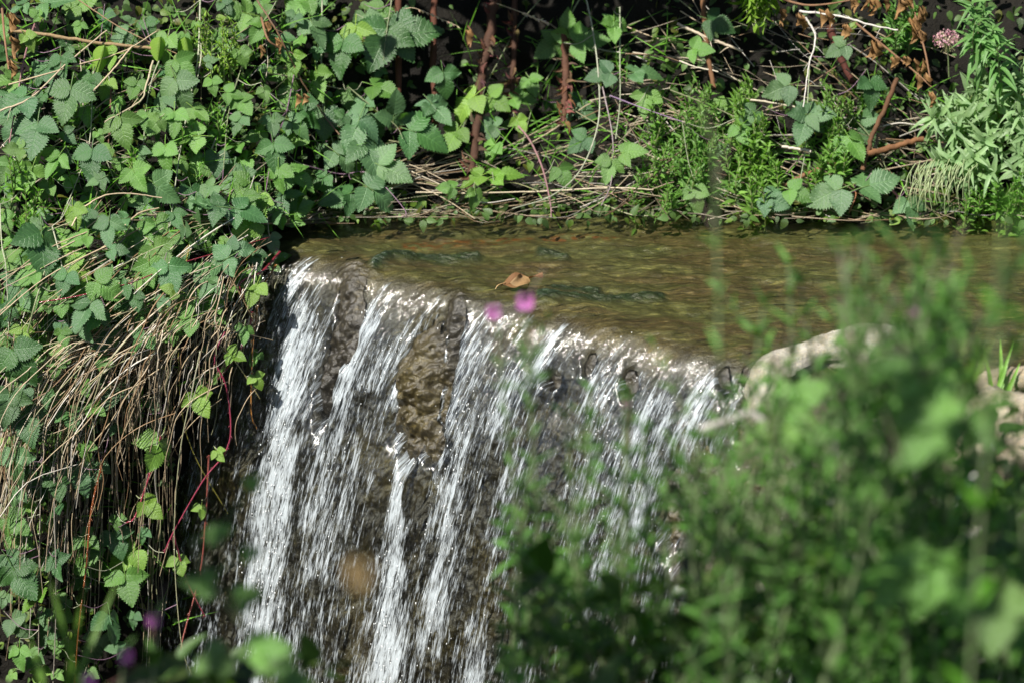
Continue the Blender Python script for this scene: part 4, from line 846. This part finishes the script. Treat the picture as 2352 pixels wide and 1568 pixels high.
GR += [((random.uniform(1560, 2230), random.uniform(600, 900)), random.uniform(4.8, 5.6)) for _ in range(14)] + [((random.uniform(1960, 2200), random.uniform(560, 860)), random.uniform(4.5, 5.3)) for _ in range(16)] + [((random.uniform(1560, 2352), random.uniform(880, 1200)), random.uniform(4.9, 5.8)) for _ in range(26)]
for i, (q, d) in enumerate(GR):
    big_ = q[1] < 900 and i > 37
    c = random.choice([DK, MD, BR, BR]) if q[1] < 1330 and q[0] < 2100 and d > 5.7 else random.choice([DK, DK, MD])
    fg_plant(q[0], q[1], d, "blurred willowherb stem in the thicket filling the lower right", "willowherb thicket at the lower right", c, lean=random.uniform(-.32, .32), branch=1 if i < 38 else 2, pods=3, dens=.05, L0=random.uniform(.08, .12) if big_ else random.uniform(.05, .10), W0=random.uniform(.018, .028) if big_ else random.uniform(.010, .024))
# close bramble sprays, big dark leaves
def fg_bramble(pts, d, leaves, label, col=(.7, .9, .7, 1)):
    W = [at_depth(x, y, d) for x, y in pts]; root = thing("bramble_spray", W[0], label, "bramble"); mb = MB(); P = spline(W, 8); tube(mb, P, .0035, .002, 6, (.2, .22, .1)); _put(mb, "stem", M['stem'], root)
    for (x, y, s_, a_) in leaves:
        p = at_depth(x, y, d - .03); add_leaf_to(root, P, p, s_ * (.75 if x < 700 else 1) / 980 * d / 8, a_, 'm'); root.children[-1 if root.children[-1].name.startswith('leaf') and not root.children[-1].name.startswith('leaf_') else -2].color = col
    return root
fg_bramble([(640, 1640), (600, 1500), (530, 1400), (470, 1320), (440, 1240)], 5.0, [(470, 1340, 80, 170), (560, 1370, 70, 20), (600, 1490, 100, 10), (500, 1510, 90, 200), (660, 1560, 90, 0), (500, 1225, 60, 20), (580, 1110, 50, 60), (570, 1270, 46, 10)], "dark blurred bramble spray at the bottom, left of the white fall", (.55, .9, .5, 1))
fg_bramble([(2420, 1100), (2300, 1010), (2200, 950), (2100, 880), (2060, 840)], 4.6, [(2150, 930, 110, 200), (2230, 980, 120, 220), (2090, 860, 90, 160), (2120, 1000, 90, 240)], "dark broad leaves of a blurred bramble arching across the right", (.45, .85, .45, 1))
fg_bramble([(2420, 1400), (2300, 1330), (2180, 1290), (2080, 1280)], 4.8, [(2130, 1310, 120, 250), (2210, 1350, 120, 280), (2070, 1330, 90, 230), (2290, 1400, 120, 260)], "dark blurred bramble leaves at the lower right corner", (.4, .75, .45, 1))
fg_bramble([(1760, 1240), (1800, 1100), (1830, 980), (1840, 900)], 5.4, [(1830, 920, 90, 40), (1790, 985, 80, 200), (1850, 1000, 70, 0)], "mid green blurred broad leaves just below the arched pale rock", (1.1, 1.5, 1.1, 1))
def fg_twig(pts, d, r_, col, label):
    W = [at_depth(x, y, d) for x, y in pts]; root = thing("pale_twig", W[0], label, "twig"); mb = MB(); tube(mb, spline(W, 6), r_, r_ * .8, 7, col); _put(mb, "stem", M['straw'], root)
fg_twig([(2290, 1020), (2240, 1090), (2185, 1170), (2120, 1290), (2090, 1420)], 5.6, .0065, (.8, .78, .74), "blurred white twig slanting beside the crumbly pale stone")
fg_twig([(1610, 985), (1680, 962), (1730, 950), (1800, 1010)], 5.5, .007, (.42, .40, .36), "blurred grey twig crossing the right end of the fall")
r0 = at_depth(828, 1315, 3.7); root = thing("seed_head", r0 + Vector((.01, 0, -.30)), "blurred tan dead seed head in front of the lower fall", "seed head")
mb = MB(); tube(mb, [r0 + Vector((.01, 0, -.30)), r0 + Vector((.002, 0, -.1)), r0], .0009, .0009, 5, (.3, .24, .12)); _put(mb, "stem", M['straw'], root)
mb = MB()
for _ in range(60):
    d = Vector((random.gauss(0, 1), random.gauss(0, 1), random.gauss(0, 1))).normalized(); addleaf(mb, leafgeo(.012, .004, 4, 3), r0 + d * .008, frame(d, (0.1, -1, .4)), 1, (.24, .18, .10))
_put(mb, "seeds", M['dry'], root)

# low plants growing up the near slope behind the blurred stems
mb = MB()
for (x0, y0, x1, y1, n, d0, d1) in [(1780, 930, 2400, 1200, 330, 5.8, 6.7), (1620, 1120, 2400, 1600, 1000, 5.3, 6.7), (1180, 1330, 1640, 1600, 230, 5.3, 6.2), (330, 1500, 760, 1600, 60, 5.4, 6.0)]:
    for _ in range(n):
        x, y = random.uniform(x0, x1), random.uniform(y0, y1); d = random.uniform(d0, d1)
        if random.random() < (1 - (y - y0) / 300.0) * .6 and x1 > 2000: continue
        p = at_depth(x, y, d); pt = float(perlin(np.array(x * .006), np.array(y * .006 + 4))); c = random.uniform(.2, .9) * (1 + 1.0 * pt); k_ = random.random() - .35 * pt; cc = (1.0 * c, 1.15 * c, .8 * c) if k_ < .72 else ((1.9 * c, 2.0 * c, .6 * c) if k_ < .88 else (1.6 * c, 1.3 * c, 1.0 * c))
        g_ = random.choice(ULEAF); V_ = g_[0] * np.array((random.choice((.35, .6, 1.0)), 1, 1))
        addleaf(mb, (V_, g_[1], g_[2]), p, frame((random.gauss(0, .7), random.gauss(-.3, .5), random.uniform(-.5, 1)), (random.gauss(0, .6), random.gauss(-.3, .5), 1)), random.choice((random.uniform(.02, .05), random.uniform(.05, .11))), cc)
tag(mb.build("ground_cover", M['under']), "blurred mixed greenery covering the near slope at the lower right", kind="stuff")
GS = [((random.uniform(1620, 2330), random.uniform(900, 1250)), random.uniform(5.2, 6.0)) for _ in range(11)]
for (q, d) in GS: fg_plant(q[0], q[1], d, "pale blurred seed stem rising bare above the lower right thicket", "pale blurred stems in the lower right thicket", (1.5, 1.5, .8), lean=random.uniform(-.45, .45), L0=.06, W0=.012, dens=.10, pods=6)
def tuft(spots, d, label, col):
    root = thing("grass_tuft", at_depth(spots[0][0], spots[0][1], d), label, "grass tuft"); mb = MB()
    for (x0, y0, x1, y1) in spots:
        a, b = at_depth(x0, y0, d), at_depth(x1, y1, d + random.uniform(-.1, .1)); dr = b - a
        addleaf(mb, leafgeo(dr.length, .011, 10, 3, fold=.5, droop=.12, shape=(.4, .6)), a, frame(dr, (0, -1, .4)), 1, col)
    _put(mb, "blades", M['lance'], root)
tuft([(2180, 960, 2235, 700), (2190, 960, 2260, 740), (2175, 960, 2200, 760), (2200, 970, 2290, 760), (2165, 960, 2150, 800)], 5.6, "blurred pale grass blades standing right of the arched pale rock", (1.5, 1.3, .8))
tuft([(2030, 1130, 2100, 960), (2050, 1130, 2130, 990), (2010, 1130, 2020, 980), (2080, 1140, 2180, 1010)], 5.8, "blurred pale grass blades below the arched pale rock", (1.4, 1.3, .8))
tuft([(190, 1600, 110, 1330), (150, 1600, 190, 1340), (160, 1600, 275, 1310), (110, 1600, 60, 1450)], 5.6, "blurred dim grass blades at the bottom left corner", (.8, .8, .5))
tuft([(2290, 900, 2330, 780), (2300, 900, 2300, 770), (2310, 910, 2345, 830), (2280, 910, 2262, 800)], 7.4, "sharp bright grass blades by the greyish rock at the right edge", (1.5, 1.6, .8))
